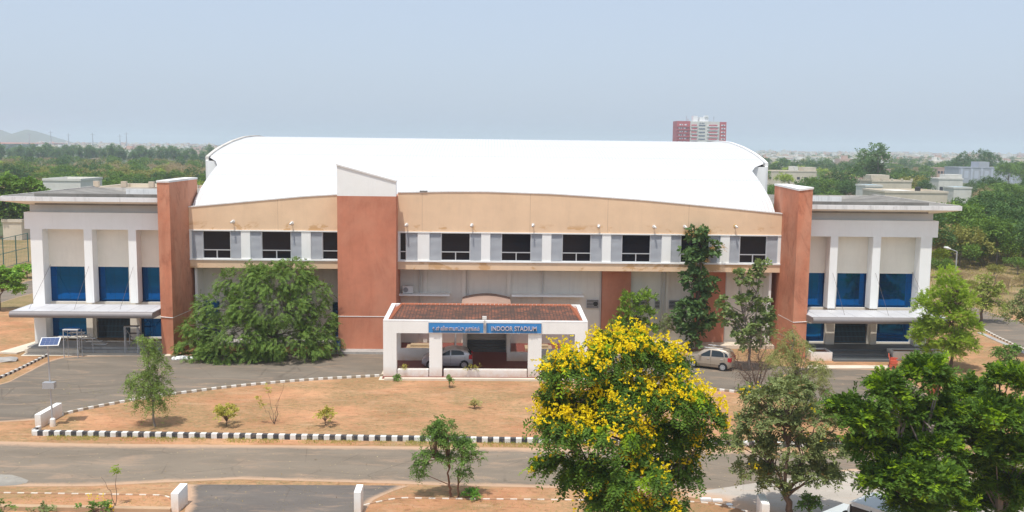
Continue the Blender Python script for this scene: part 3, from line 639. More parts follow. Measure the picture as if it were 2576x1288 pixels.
# name boards
def text_mesh(body, size, x0, x1, z0, y, parent):
    cu = bpy.data.curves.new('lettering', 'FONT'); cu.body = body; cu.size = size; cu.extrude = .045; cu.offset = .004
    ob = bpy.data.objects.new('tmp', cu); COL.objects.link(ob); dg = bpy.context.evaluated_depsgraph_get()
    me = bpy.data.meshes.new_from_object(ob.evaluated_get(dg)); bpy.data.objects.remove(ob); me.name = 'lettering'
    co = np.zeros(len(me.vertices)*3); me.vertices.foreach_get('co', co); co = co.reshape(-1, 3)
    w = co[:, 0].max()-co[:, 0].min(); sx = (x1-x0)/max(w, .01); X = x0+(co[:, 0]-co[:, 0].min())*sx
    off = base_of(parent); new = np.c_[X-off[0], y-co[:, 2]-off[1], z0+co[:, 1]-off[2]]
    me.vertices.foreach_set('co', new.ravel()); me.materials.clear(); me.materials.append(m_letter); me.update()
    o = bpy.data.objects.new('lettering', me); COL.objects.link(o); o.parent = parent; return o
for x0, x1, txt, a, b, lab, sz in ((-.13, 3.79, 'INDOOR STADIUM', .22, 3.45, 'blue name board reading INDOOR STADIUM in raised letters', .44),
                              (-4.23, -.34, '\u0b89\u0bb3\u0bcd \u0bb5\u0bbf\u0bc8\u0bb3\u0baf\u0bbe\u0b9f\u0bcd\u0b9f\u0bc1 \u0b85\u0bb0\u0b99\u0bcd\u0b95\u0bae\u0bcd', -3.95, -.62, 'blue name board with raised Tamil lettering over the left bay', .36)):
    sg = thing('name_board', lab, 'sign', ((x0+x1)/2, -10.05, 3.3), 'blue name boards on the portico')
    MB().box(x0, x1, -10.1, -10.003, 3.27, 3.98).build('panel', m_signb, sg)
    MB().box(x0-.03, x1+.03, -10.11, -10.004, 3.24, 3.27).box(x0-.03, x1+.03, -10.11, -10.004, 3.98, 4.01).box(x0-.03, x0, -10.11, -10.004, 3.27, 3.98).box(x1, x1+.03, -10.11, -10.004, 3.27, 3.98).build('frame', m_alu, sg)
    text_mesh(txt, sz, a, b, 3.46, -10.17, sg)
fl = thing('floodlight', 'small floodlight on a short arm over the gap between the name boards', 'floodlight', (-.2, -10.1, 4.1))
MB().tube([(-.24, -10.1, 3.6), (-.24, -10.15, 4.25), (-.26, -10.3, 4.35)], .025, 6).build('arm', m_steel, fl)
MB().box(-.42, -.12, -10.45, -10.28, 4.3, 4.52).build('lamp_head', m_ac, fl)

# planters under portico
planter('planter_box', 'short white planter between the left portico columns', -6.45, -4.25, -10.05, -9.6, .56, m_white)
planter('planter_box', 'long white planter between the middle portico columns', -3.15, 2.8, -10.05, -9.6, .56, m_white)

# security cameras along the band
cams = [(587, 558), (735, 562), (1023, 566), (1187, 567), (1341, 567), (1506, 569.5), (1645, 571), (1722, 571), (1849, 570)]
labs = ['camera above the leftmost window', 'camera above the second window from the left', 'camera just right of the central red pylon', 'camera second right of the central red pylon',
        'camera above the first pair of full windows right of the portico sign', 'camera over the ochre stained patch of the tan band', 'camera angled right above the fifth window from the central pylon', 'camera just left of the tall teak tree', 'camera on a yellow stained plate near the right pylon']
for i, ((x, y), lb) in enumerate(zip(cams, labs)):
    p = P(x, y, 0); t = thing('security_camera', 'small white security '+lb, 'security camera', (p[0], 0, p[2]), 'security cameras on the tan band')
    X, Z = p[0], p[2]; sgn = 1 if i > 5 else -1
    MB().disc((X, -.02, Z+.05), .13, 'y', .04, 12).build('base_plate', m_cap if i < 8 else plain('yellow_plate', (.6, .4, .1), .7), t)
    MB().tube([(X, 0, Z+.05), (X, -.3, Z+.08)], .03, 6).build('bracket', m_ac, t)
    MB().bar((X-.02*sgn, -.16, Z+.09), (X+.08*sgn, -.48, Z-.04), .12, .11).build('camera_body', m_ac, t)

# ------------------------------------------------------------------ cars
def hatchback(name, label, loc, rz, paint, L=3.7, W=1.62, H=1.5, tall=0, group='cars parked by the stadium'):
    """nose towards local -x"""
    t = thing(name, label, 'car', loc, group, rz); h = L/2
    if tall:
        top = [(-h, .62), (-h+.05, .78), (-h+.3, .93), (-h+.85, 1.06), (-h+1.45, H-.14), (-h+1.9, H-.02), (h-1.1, H), (h-.45, H-.08), (h-.2, H-.22), (h-.06, 1.0), (h, .6)]
    else:
        top = [(-h, .58), (-h+.05, .72), (-h+.3, .84), (-h+1.0, .99), (-h+1.65, H-.16), (-h+2.1, H-.03), (h-1.3, H), (h-.6, H-.1), (h-.35, H-.2), (h-.08, .95), (h, .6)]
    tx = [p[0] for p in top]; tz = [p[1] for p in top]
    beltz = lambda x: np.interp(x, [-h, -h+.3, -h+1.0, h-.3, h], [.56, .78, .93, 1.02, .98])
    xs_ = np.unique(np.r_[np.linspace(-h, h, 41), tx]); vs = []; N = 15; secs = []
    for x in xs_:
        e = min(1, (h-abs(x))/.45); wd = W/2*(.8+.2*math.sqrt(max(e, 0))); zt_ = np.interp(x, tx, tz); zb = .2 if abs(x) < h-.1 else .3
        zbl = min(beltz(x), zt_-.03); cab = max(0, (zt_-zbl-.05)/(H-1.0)); wr_ = wd*(1-.2*min(cab, 1))
        half = [(0, zb), (wd*.9, zb), (wd*.97, zb+.08), (wd, (zb+zbl)/2), (wd*.985, zbl), (wr_+(wd-wr_)*.06, zt_-.09*min(1, cab+.4)), (wr_*.9, zt_-.02), (0, zt_)]
        sec = [(x, y, z) for y, z in half]+[(x, -y, z) for y, z in half[-2:0:-1]]; secs.append(half); vs += sec
    n = len(xs_); K = 14
    mb = MB(); mb.add(vs, [(i*K+j, (i+1)*K+j, (i+1)*K+(j+1) % K, i*K+(j+1) % K) for i in range(n-1) for j in range(K)]+[tuple(range(K)), tuple(range((n-1)*K, n*K))])
    body = mb.build('body', paint, t, smooth=True, local=True)
    def side_y(x, z):
        i = int(np.argmin(abs(xs_-x))); hf = secs[i]; return np.interp(z, [hf[4][1], hf[5][1]], [hf[4][0], hf[5][0]])
    f0 = -h+(1.05 if not tall else .95)
    A = [(f0+.12, 0.03), (f0+.62, .78), (f0+1.0, 1), (f0+1.02, 0.03)]; 
    xB = f0+1.1; xC = h-1.02 if not tall else h-.98
    wins = [[(f0+.1, .05), (f0+.62, .72), (f0+.95, .97), (xB-.05, 1.0), (xB-.05, .05)], [(xB+.04, .05), (xB+.04, 1.0), (xC+.1, 1.0), (xC+.35, .75), (xC+.42, .05)]]
    if tall: wins.append([(xC+.48, .06), (xC+.44, .72), (xC+.3, .96), (xC+.62, .8), (xC+.72, .3), (xC+.7, .08)])
    for sgn in (-1, 1):
        for wv in wins:
            pts = []
            for x, fz in wv:
                i = int(np.argmin(abs(xs_-x))); hf = secs[i]; z = hf[4][1]+(hf[5][1]-hf[4][1])*fz*.93+.02; y = side_y(x, z)+.012; pts.append((x, sgn*y, z))
            MB().add(pts, [tuple(range(len(pts)))]).build('side_window', m_carglass, t, local=True)
        for dx in (xB, xC+.46):
            MB().box(dx-.006, dx+.006, *sorted((sgn*(W/2-.005), sgn*(W/2+.004))), .32, .98).build('door_gap', m_black, t, local=True)
        for dx in (xB-.2, xC+.25): MB().box(dx-.09, dx+.09, *sorted((sgn*(W/2-.01), sgn*(W/2+.03))), .83, .87).build('door_handle', m_rim, t, local=True)
        MB().box(xB-1.0, xC+.3, *sorted((sgn*(W/2-.02), sgn*(W/2+.015))), .45, .5).build('side_moulding', paint, t, local=True)
        MB().box(f0+.2, f0+.38, *sorted((sgn*(W/2-.05), sgn*(W/2+.14))), .98, 1.1).build('door_mirror', paint, t, local=True)
        MB().add([(-h+.03, sgn*(W/2-.5), .6), (-h+.22, sgn*(W/2-.06), .62), (-h+.5, sgn*(W/2-.02), .8), (-h+.3, sgn*(W/2-.22), .86), (-h+.08, sgn*(W/2-.52), .76)], [(0, 1, 2, 3, 4)]).build('headlight', m_lampw, t, local=True)
        MB().box(h-.28, h-.02, *sorted((sgn*(W/2-.3), sgn*(W/2-.035))), .72, 1.02).build('taillight', m_lampr, t, local=True)
        for wx in (-h+.68, h-.62):
            r = .29
            MB().disc((wx, sgn*(W/2-.03), .31), r+.05, 'y', .085, 24).build('wheel_arch', m_black, t, local=True)
            wo = MB().disc((wx, sgn*(W/2-.06), r), r, 'y', .2, 24).build('tyre', m_tyre, t, local=True)
            rm = MB().disc((wx, sgn*(W/2+.03), r), r*.68, 'y', .04, 20); rm.m = 1
            for k in range(7):
                a_ = k*2*math.pi/7; rm.disc((wx+math.cos(a_)*r*.45, sgn*(W/2+.05), r+math.sin(a_)*r*.45), .025, 'y', .006, 6)
            rm.build('rim', [m_rim, m_black], wo, local=True)
    def cx(x): i = int(np.argmin(abs(xs_-x))); return secs[i]
    for xa, xb in ((f0-.05 if tall else f0+.02, f0+.6), (h-.1, h-.38)):
        ha, hb = cx(xa), cx(xb); d = -.015 if xa < 0 else .015
        MB().add([(xa+d, -ha[5][0]*.93, ha[5][1]+.04), (xa+d, ha[5][0]*.93, ha[5][1]+.04), (xb+d, hb[6][0]*.95, hb[6][1]+.015), (xb+d, -hb[6][0]*.95, hb[6][1]+.015)], [(0, 1, 2, 3)]).build('windscreen' if xa < 0 else 'rear_window', m_carglass, t, local=True)
    if tall:
        for s_ in (-1, 1): MB().tube([(-.3, s_*.52, H+.03), (h-.7, s_*.5, H+.02)], .02, 5).build('roof_rail', m_alu, t, local=True)
    return t
r1 = G(1168, 927, .06); hatchback('hatchback_car', 'silver hatchback parked in the portico shade behind the planter', (r1[0]-1.28, r1[1]+.75, .06), 0, m_silver, 3.77, 1.68, 1.5)
fw, rw = G(1739, 924.5), G(1819, 934); d_ = fw-rw; ang = math.atan2(-d_[1], -d_[0]); mid = (fw+rw)/2; nrm = np.array([-d_[1], d_[0], 0])/np.hypot(*d_[:2])
if nrm[1] < 0: nrm = -nrm
c2 = mid+nrm*.72; hatchback('tall_hatchback_car', 'beige tall hatchback parked beside the asphalt below the teak trees', (c2[0], c2[1], .01), ang, m_beige, 3.6, 1.5, 1.6, 1)

def van(loc, rz):
    t = thing('utility_van', 'pale grey jeep-like van with black framed windows under the dark trees', 'van', loc, None, rz)
    W = .86
    pr_ = [(-2.2, .45), (-2.2, .95), (-2.1, 1.08), (-1.1, 1.15), (-.8, 1.85), (-.62, 1.95), (2.1, 1.98), (2.2, 1.85), (2.25, 1.0), (2.25, .45)]
    MB().slab_xz(pr_, -W, W).build('body', m_vanp, t, local=True)
    MB().slab_xz([(-.85, 1.93), (-.7, 2.0), (2.1, 2.04), (2.24, 1.95)], -W-.02, W+.02).build('roof', m_vanp, t, local=True)
    MB().add([(-1.12, -W+.1, 1.2), (-1.12, W-.1, 1.2), (-.83, W-.12, 1.82), (-.83, -W+.12, 1.82)], [(0, 1, 2, 3)]).build('windscreen', m_carglass, t, local=True)
    for s_ in (-1, 1):
        for a, b in ((-.72, .1), (.2, .95), (1.05, 1.95)):
            MB().box(a, b, *sorted((s_*W, s_*(W+.012))), 1.15, 1.8).build('side_window', m_carglass, t, local=True)
            MB().box(a-.05, a, *sorted((s_*W, s_*(W+.03))), 1.1, 1.85).build('window_pillar', m_black, t, local=True)
        MB().box(-2.1, -.75, *sorted((s_*(W-.02), s_*(W+.16))), .82, .98).build('front_wing', m_vanp, t, local=True)
        MB().box(-.95, -.85, *sorted((s_*(W+.05), s_*(W+.28))), 1.3, 1.55).build('door_mirror', m_black, t, local=True)
        for wx in (-1.45, 1.4): MB().disc((wx, s_*(W+.02), .36), .36, 'y', .24, 22).build('tyre', m_tyre, t, local=True)
        MB().disc((-2.22, s_*.55, .85), .11, 'x', .06, 14).build('headlight', m_lampw, t, local=True)
    return t
pv = G(2155, 1246, 2.0)
hv = math.radians(-52)
van((pv[0]+.75*math.cos(hv)+.86*math.sin(-hv)*.0+.2, pv[1]+.75*math.sin(hv)-.1, 0), hv)

# ------------------------------------------------------------------ street furniture and small things
def low_wall(label, a, b, w, h0, h1, name='low_wall'):
    a = np.array(a[:2]); b = np.array(b[:2]); d = (b-a)/np.hypot(*(b-a)); n = np.array([-d[1], d[0]])*w/2
    pl = [a-n, a+n, b+n, b-n]; mb = MB().prism([tuple(p) for p in pl][::-1], 0, [h1, h1, h0, h0][::1] if False else [h1, h1, h0, h0])
    o = mb.build(name, m_white); tag(o, label, 'low wall', 'white painted end walls at the road junctions'); return o
low_wall('white low wall at the pointed left end of the kerbed island', (-25.95, -22.75), (-25.85, -20.2), .34, .8, .8)
low_wall('white slant topped low wall left of the dark side road', G(440, 1288), G(464, 1266), .34, .85, .95)
low_wall('white slant topped pillar wall right of the dark side road', G(899, 1296), G(906, 1280), .3, 1.05, 1.15)
low_wall('bluish white low wall under the podded tree at the bottom edge', G(1925, 1315), G(1912, 1288), .34, .85, .85)

sp = G(133, 1072); t = thing('solar_lamp_pole', 'steel pole with tilted solar panel and grey box on the island corner', 'solar pole', (sp[0], sp[1], 0))
X, Y = sp[0], sp[1]; top = P(126, 860, Y); box = P(127, 968, Y)
MB().tube([(X, Y, .3), (X-.1, Y, top[2]-.1)], [.055, .04], 8).build('pole', m_steel, t)
MB().tube([(X, Y, 0), (X, Y, .42), (X, Y, .5)], [.17, .15, .07], 12).build('footing', m_white, t)
MB().box(box[0]-.36, box[0]+.3, Y-.25, Y+.1, box[2]-.18, box[2]+.18).build('battery_box', m_steel, t)
pc = np.array(top); e1 = np.array([.52, .1, 0]); e2 = np.array([-.1, .42, .16]); up = np.array([0, -.02, .03])
mb = MB(); mb.add([pc-e1-e2, pc+e1-e2, pc+e1+e2, pc-e1+e2, pc-e1-e2+up, pc+e1-e2+up, pc+e1+e2+up, pc-e1+e2+up], [(0,3,2,1), (4,5,6,7), (0,1,5,4), (1,2,6,5), (2,3,7,6), (3,0,4,7)])
pf = mb.build('panel_frame', m_cap, t); mb = MB()
for i in range(4):
    for j in range(2):
        c_ = pc-e1*.9-e2*.88+e1*1.8*(i+.5)/4+e2*1.76*(j+.5)/2+up*1.15; a1 = e1*.219; a2 = e2*.43; mb.add([c_-a1-a2, c_+a1-a2, c_+a1+a2, c_-a1+a2], [(0, 1, 2, 3)])
mb.build('solar_cells', plain('solar_blue', (.07, .1, .2), .3), pf)

def stand(label, x, y, mat_top, w=1.05, n=5, dx=0., grp='metal step stands outside the left wing'):
    t = thing('step_stand', label, 'metal stand', (x, y, 0), grp); H = 2.15
    fr = MB()
    for xx in (x, x+w):
        fr.bar((xx, y, 0), (xx, y, H), .05); fr.bar((xx+dx*.15, y+.45, .0), (xx+dx*.15, y+.45, H), .04)
        fr.bar((xx, y, H-.05), (xx+dx, y+3.4, .35), .05); fr.bar((xx+dx, y+3.4, 0), (xx+dx, y+3.4, .42), .05); fr.bar((xx, y, 1.3), (xx+dx*.3, y+1.0, 1.6), .035)
        fr.bar((xx+dx*.5, y+1.7, 0), (xx+dx*.5, y+1.7, 1.2), .04)
    fr.bar((x, y, H), (x+w, y, H), .05); fr.bar((x, y+.45, H), (x+w, y+.45, H), .05); fr.build('frame', m_steel, t)
    for k in range(n):
        f = k/(n-1) if n > 1 else 0
        MB().box(x+dx*f-.05, x+w+dx*f+.05, y-.02+3.0*f, y+.42+3.0*f, H-1.75*f, H+.05-1.75*f).build('step_board', mat_top, t)
    return t
stand('white topped metal step stand straddling the kerb before the left wing', -32.45, -4.5, m_cap, 1.05, 6, .9)
bs = P(515-25, 850, -2)
stand('smaller dark topped metal step stand near the left red pylon', -28.4, -3.0, plain('dark_board', (.12, .1, .09), .7), 1.0, 3, -.5)

def bench(label, loc, rz):
    t = thing('garden_bench', label, 'bench', loc, 'red benches beside the right driveway', rz); b = lambda *a: MB().box(*a)
    b(-.7, .7, -.25, .2, .4, .46).build('seat', m_bench, t, local=True)
    MB().slab_yz([(.2, .46), (.26, .46), (.42, .95), (.36, .95)], -.7, .7).box(-.25, .25, .36, .43, .95, 1.05).build('backrest', m_bench, t, local=True)
    for s_ in (-.62, .62):
        MB().slab_yz([(-.28, 0), (-.12, 0), (-.05, .28), (.1, .28), (.24, 0), (.36, 0), (.3, .4), (.2, .68), (-.28, .66), (-.26, .58), (-.16, .56), (-.2, .3)], s_-.06, s_+.06).build('side_support', m_bench, t, local=True)
p = G(2248, 925); bench('red bench at the foot of the right granite steps', (p[0], p[1], 0), math.radians(68))
p = G(2350, 990); bench('red bench half hidden by leaves, middle of the three', (p[0], p[1], 0), math.radians(75))
p = G(2410, 1030); bench('red bench nearest the big dark tree, mostly covered', (p[0], p[1], 0), math.radians(75))

lp = G(2403, 700); t = thing('street_lamp', 'thin grey street lamp standing in the dry grass field', 'street lamp', (lp[0], lp[1], 0)); X, Y = lp[0], lp[1]
tz_ = P(2403, 633, Y)[2]; hd = P(2390, 626, Y)
MB().tube([(X, Y, 0), (X, Y, tz_)], [.12, .08], 8).build('pole', m_steel, t); MB().tube([(X, Y, tz_), (hd[0], Y, hd[2])], .06, 6).build('arm', m_steel, t)
MB().tube([(hd[0]+.1, Y, hd[2]-.03), (hd[0]-.35, Y, hd[2]+.1), (hd[0]-.8, Y, hd[2]+.2)], [.08, .2, .1], 8).build('lamp_head', m_cap, t)

# court fence behind the left wing
fa, fb = G(-60, 697), G(72, 659); t = thing('court_fence', 'tall green wire mesh sports court fence behind the left wing', 'fence', (fa[0], fa[1], 0))
hh = 4.0; m_fence = plain('green_fence_paint', (.06, .16, .14), .6); n = 5
for i in range(n): q = fa+(fb-fa)*i/(n-1); MB().tube([(q[0], q[1], 0), (q[0], q[1], hh)], .07, 6).build('post', m_fence, t)
fb2 = fb+np.array([26, 3, 0]); mb = MB()
for z in (.15, 2.0, 3.95): mb.tube([(fa[0], fa[1], z), (fb[0], fb[1], z)], .045, 5)
mb.build('rail', m_fence, t); mb = MB(); L = np.linalg.norm(fb-fa)
for i in range(int(L/.45)): q = fa+(fb-fa)*i*.45/L; mb.bar((q[0], q[1], .1), (q[0], q[1], hh), .012)
for k in range(9): mb.bar((fa[0], fa[1], .3+k*.42), (fb[0], fb[1], .3+k*.42), .012)
mb.build('wire_mesh', m_fence, t)

def lump(name, label, cat, c, r, mat, sq=.6, n=1, grp=None, parts=None):
    bm = bmesh.new(); rng = random.Random(int(abs(c[0]*100)))
    for k in range(n):
        m_ = Matrix.Translation((c[0]+(rng.uniform(-1, 1)*r[0] if n > 1 else 0), c[1]+(rng.uniform(-1, 1)*r[1] if n > 1 else 0), r[2]*sq*.5))
        s_ = (r[0], r[1], r[2]) if n == 1 else tuple(rng.uniform(.1, .22) for _ in range(3))
        res = bmesh.ops.create_icosphere(bm, subdivisions=2, radius=1, matrix=m_ @ Matrix.Diagonal((*s_, 1)))
        for v in res['verts']: v.co += Vector([rng.uniform(-.08, .08)*s_[0] for _ in range(3)]); v.co.z = max(v.co.z, 0)
    me = bpy.data.meshes.new(name); bm.to_mesh(me); bm.free(); me.materials.append(mat); o = bpy.data.objects.new(name, me); COL.objects.link(o)
    return tag(o, label, cat, grp)
lump('rubble_pile', 'heap of white rubble at the left pylon foot', 'rubble', G(560, 893), (.5, .3, .3), m_white, n=18)
lump('rubble_pile', 'white debris under the left edge of the spreading tree', 'rubble', G(470, 903), (1.0, .35, .2), m_cap, n=22)
lump('flat_boulder', 'flat grey brown stone slab on the soil at the left edge', 'stone', G(10, 908), (1.1, .6, .25), m_concrete)
tag(MB().tube([(*G(848, 884)[:2], 0), (*G(848, 884)[:2], .9)], .28, 14).build('barrel', plain('blue_plastic', (.02, .12, .5), .4)), 'blue plastic barrel beside the central pylon', 'barrel')
q = G(1790, 1262); tag(MB().box(q[0]-.5, q[0], q[1], q[1]+.25, 0, .12).box(q[0]+.05, q[0]+.5, q[1]-.1, q[1]+.15, 0, .1).build('concrete_slabs', m_cap), 'pale loose concrete slabs at the corner of the concrete road', 'slab')
q = G(1835, 1285-15); tag(MB().disc((q[0], q[1], .02), .15, 'z', .04).build('stone_disc', m_cap), 'small pale round stone by the concrete road', 'stone')

# ------------------------------------------------------------------ vegetation
def leaf_mesh(name, pos, dirs, side, L, W, mats, mi=None, parent=None, off=None):
    n = len(pos); L = np.broadcast_to(np.asarray(L, float), (n,))[:, None]; W = np.broadcast_to(np.asarray(W, float), (n,))[:, None]
    v = np.empty((n, 4, 3)); v[:, 0] = pos; v[:, 1] = pos+dirs*L*.5+side*W*.5; v[:, 2] = pos+dirs*L; v[:, 3] = pos+dirs*L*.5-side*W*.5
    if off is not None: v -= off
    me = bpy.data.meshes.new(name); me.vertices.add(n*4); me.vertices.foreach_set('co', v.ravel()); me.loops.add(n*4); me.loops.foreach_set('vertex_index', np.arange(n*4, dtype=np.int32))
    me.polygons.add(n); me.polygons.foreach_set('loop_start', np.arange(0, n*4, 4, dtype=np.int32)); me.polygons.foreach_set('loop_total', np.full(n, 4, dtype=np.int32))
    for m in (mats if isinstance(mats, (list, tuple)) else [mats]): me.materials.append(m)
    if mi is not None: me.polygons.foreach_set('material_index', mi.astype(np.int32))
    me.update(calc_edges=True); o = bpy.data.objects.new(name, me); COL.objects.link(o)
    if parent: o.parent = parent
    return o
unit = lambda a: a/np.maximum(np.linalg.norm(a, axis=-1, keepdims=True), 1e-9)
def clumps_from(blobs, n, rng, inner=.55, flat_bottom=.3):
    b = np.array(blobs, float); w = (b[:, 3]*b[:, 4]*b[:, 5])**(2/3); w /= w.sum(); k = rng.choice(len(b), n, p=w); d = unit(rng.normal(size=(n, 3)))
    d[:, 2] = np.where(d[:, 2] < -flat_bottom, -d[:, 2]*rng.uniform(0, 1, n), d[:, 2]); d = unit(d)
    r = rng.uniform(inner, 1, (n, 1))**.7; return b[k, :3]+d*r*b[k, 3:], d
def sprays(c, d, T, M, TL, rng, out=.6, droop=.4, up=.1, lift=.55, jit=.25, lj=.25):
    """twigs fanning from every clump centre with leaves along both sides"""
    n = len(c); cc = np.repeat(c, T, 0)+rng.normal(size=(n*T, 3))*TL*jit; dd = unit(np.repeat(d, T, 0)*out+unit(rng.normal(size=(n*T, 3)))*.8+np.array([0, 0, up])); tl = TL*rng.uniform(.6, 1.2, (n*T, 1))
    t = (np.arange(M)+.5)/M; sgn = np.where(np.arange(M) % 2, 1., -1.); pos = cc[:, None]+dd[:, None]*tl[:, None]*t[None, :, None]; pos[..., 2] -= droop*tl*t[None]**2
    tang = dd[:, None]*1.0+np.array([0, 0, -1.])*2*droop*t[None, :, None]; tang = unit(tang); sv = unit(np.cross(dd, np.array([0, 0, 1.])+rng.normal(size=(n*T, 3))*.35))[:, None]
    ld = unit(tang*lift+sv*sgn[None, :, None]+rng.normal(size=(n*T, M, 3))*lj); ws = unit(np.cross(ld, np.cross(tang, np.broadcast_to(sv, tang.shape))+rng.normal(size=(n*T, M, 3))*lj*1.6))
    return pos.reshape(-1, 3), ld.reshape(-1, 3), ws.reshape(-1, 3), cc, dd
def branches(base, forks, targets, r0, rng, mat, parent, k=6, name='trunk', wob=.12, rend=.012):
    """trunks run base->fork point, limbs curve from the nearest fork to the clump targets"""
    mb = MB(); base = np.array(base, float)
    for b0, fk, ra, rb in forks:
        pts = [np.array(b0)+(np.array(fk)-np.array(b0))*u+rng.normal(size=3)*wob*np.linalg.norm(np.array(fk)-np.array(b0))*.25*(0 < u < 1) for u in np.linspace(0, 1, 6)]
        mb.tube(pts, list(np.linspace(ra, rb, 6)), k+2)
    for tg in targets:
        fk = min(forks, key=lambda f: np.linalg.norm(np.array(f[1])-tg)+(0 if f[1][2] <= tg[2]+.5 else 1.5)); s = rng.uniform(.55, 1); p0 = np.array(fk[0])+(np.array(fk[1])-np.array(fk[0]))*s
        D = np.linalg.norm(tg-p0); midp = (p0+tg)/2+np.array([0, 0, .12*D])+rng.normal(size=3)*wob*D*.5
        pts = [(1-u)**2*p0+2*u*(1-u)*midp+u*u*tg for u in np.linspace(0, 1, 5)]; rr = r0*rng.uniform(.25, .5); mb.tube(pts, list(np.linspace(rr, rend, 5)), 4, cap=False)
    return mb.build(name, mat, parent, smooth=True)
def tree(name, label, cat, base, blobs, n, T, M, TL, LL, LW, mat, trunk_mat=None, forks=None, r0=.15, seed=1, group=None, nb=40, flowers=0, fsize=.1, young=None, yfrac=.15, crown='crown', twigs=False, **kw):
    rng = np.random.default_rng(seed); base = np.array(base, float); base[2] = 0
    sc = kw.pop('dens', 1.2); n = int(n*sc); LL *= 1.12; LW *= 1.35; ls_ = kw.pop('lobe', .93); blobs = [(*b[:3], b[3]*ls_, b[4]*ls_, b[5]*ls_*.97) for b in blobs]
    t = thing(name, label, cat, tuple(base), group); c, d = clumps_from([(base[0]+b[0], base[1]+b[1], b[2], *b[3:]) for b in blobs], n, rng, kw.pop('inner', .5), kw.pop('fb', .3))
    pos, ld, ws, cc, dd = sprays(c, d, T, M, TL, rng, **kw); lens = LL*rng.uniform(.7, 1.25, len(pos)); off = base
    if young is not None:
        sel_c = (d[:, 2] > .15) & (rng.random(n) < yfrac*2); sel = np.repeat(np.repeat(sel_c, T), M)
        leaf_mesh('young_leaves', pos[sel], ld[sel], ws[sel], lens[sel], LW, young, parent=t, off=off); pos, ld, ws, lens = pos[~sel], ld[~sel], ws[~sel], lens[~sel]
    leaf_mesh(crown, pos, ld, ws, lens, LW, mat, parent=t, off=off)
    fk = [((base[0]+f[0][0], base[1]+f[0][1], f[0][2]), (base[0]+f[1][0], base[1]+f[1][1], f[1][2]), f[2], f[3]) for f in (forks or [((0, 0, 0), (0, 0, blobs[0][2]*.7), r0, r0*.6)])]
    sel = rng.choice(n, min(nb, n), replace=False); branches(base, fk, c[sel], r0, rng, trunk_mat or m_bark, t)
    if flowers:
        fc = c[(d[:, 2] > .12)]; fd = d[(d[:, 2] > .12)]
        hot = rng.random(len(fc)) < (.26+.6*(fc[:, 2] > np.median(c[:, 2])-.5)); fc, fd = fc[hot], fd[hot]; kc = rng.integers(0, len(fc), max(1, flowers//5)); cc_ = fc[kc]+fd[kc]*TL*.55+rng.normal(size=(len(kc), 3))*TL*.4+np.array([0, 0, .1]); fp = cc_[rng.integers(0, len(kc), flowers)]+rng.normal(size=(flowers, 3))*.085; m6 = 5
        p6 = np.repeat(fp, m6, 0); d6 = unit(rng.normal(size=(len(p6), 3))+np.array([0, 0, .3])); leaf_mesh('flowers', p6, d6, unit(np.cross(d6, rng.normal(size=d6.shape))), fsize, fsize*.8, m_yellow, parent=t, off=off)
    return t
lm = leafmat
L_dark = lm('dark_green_leaves', (.026, .06, .01), (.07, .125, .018)); L_bright = lm('fresh_green_leaves', (.12, .2, .012), (.19, .29, .02), .45)
L_mid = lm('mid_green_leaves', (.05, .1, .025), (.1, .17, .045)); L_feather = lm('feathery_green_leaves', (.05, .098, .024), (.12, .18, .048), .25, (.045, .06, .025))
L_grey = lm('grey_green_leaves', (.075, .1, .05), (.16, .19, .1)); L_teak = lm('broad_dull_leaves', (.035, .075, .035), (.085, .14, .06), .25)
L_olive = lm('olive_leaves', (.11, .15, .04), (.2, .24, .07)); L_lime = lm('lime_leaves', (.13, .2, .03), (.22, .3, .05), .45); L_weep = lm('weeping_leaves', (.07, .11, .03), (.14, .2, .06))
L_seed = lm('brown_seed_heads', (.25, .15, .09), (.35, .24, .14), .2)

def B(px, py, Y, base, rx, ry, rz):      # crown lobe from where it shows in the frame at depth Y
    p = P(px, py, Y); return (p[0]-base[0], p[1]-base[1], p[2], rx, ry, rz)

# yellow flowering tree
Yt = -43.5; b0 = P(1590, 1288, Yt); b0[2] = 0; k_ = (Yt+77)/.99/2400
lobes = [(1560, 880, 85, 45), (1440, 930, 75, 42), (1650, 910, 75, 42), (1390, 1010, 30, 35), (1450, 1040, 85, 50), (1570, 1000, 100, 60), (1700, 1010, 85, 60), (1770, 1060, 45, 60), (1420, 1080, 70, 32), (1540, 1090, 95, 45),
         (1660, 1110, 110, 55), (1760, 1120, 50, 50), (1400, 1180, 60, 32), (1470, 1200, 60, 32), (1590, 1200, 100, 50), (1700, 1190, 70, 50), (1560, 1280, 90, 45), (1660, 1290, 80, 45), (1450, 1165, 50, 20)]
bl = [B(x, y, Yt+dy, b0, rx*k_, rx*k_*.9, ry*k_) for (x, y, rx, ry), dy in zip(lobes, [0, -.8, .8, 0, .5, -.5, 0, .3, -1.2, -1.4, 1, .8, -.6, .2, -1.6, .6, -1.3, .2, -1])]
tree('flowering_tree', 'big tree covered in yellow blossom in front of the portico corner', 'flowering tree', b0, bl, 520, 6, 16, .52, .15, .05, L_dark, m_bark,
     [((0, 0, 0), (-.1, 0, 2.2), .22, .18), ((-.1, 0, 2.2), (-1.6, 0, 4.6), .14, .07), ((-.1, 0, 2.2), (.2, .2, 5.6), .15, .06), ((-.1, 0, 2.2), (1.7, 0, 4.8), .13, .06), ((.1, 0, 4), (-.4, 0, 7.2), .1, .05)], .13, 11, nb=110, flowers=7400, fsize=.078, young=L_bright, yfrac=.07, dens=1.5, lobe=.82, lj=.16, droop=.8, up=.15, out=1.0, inner=.35)
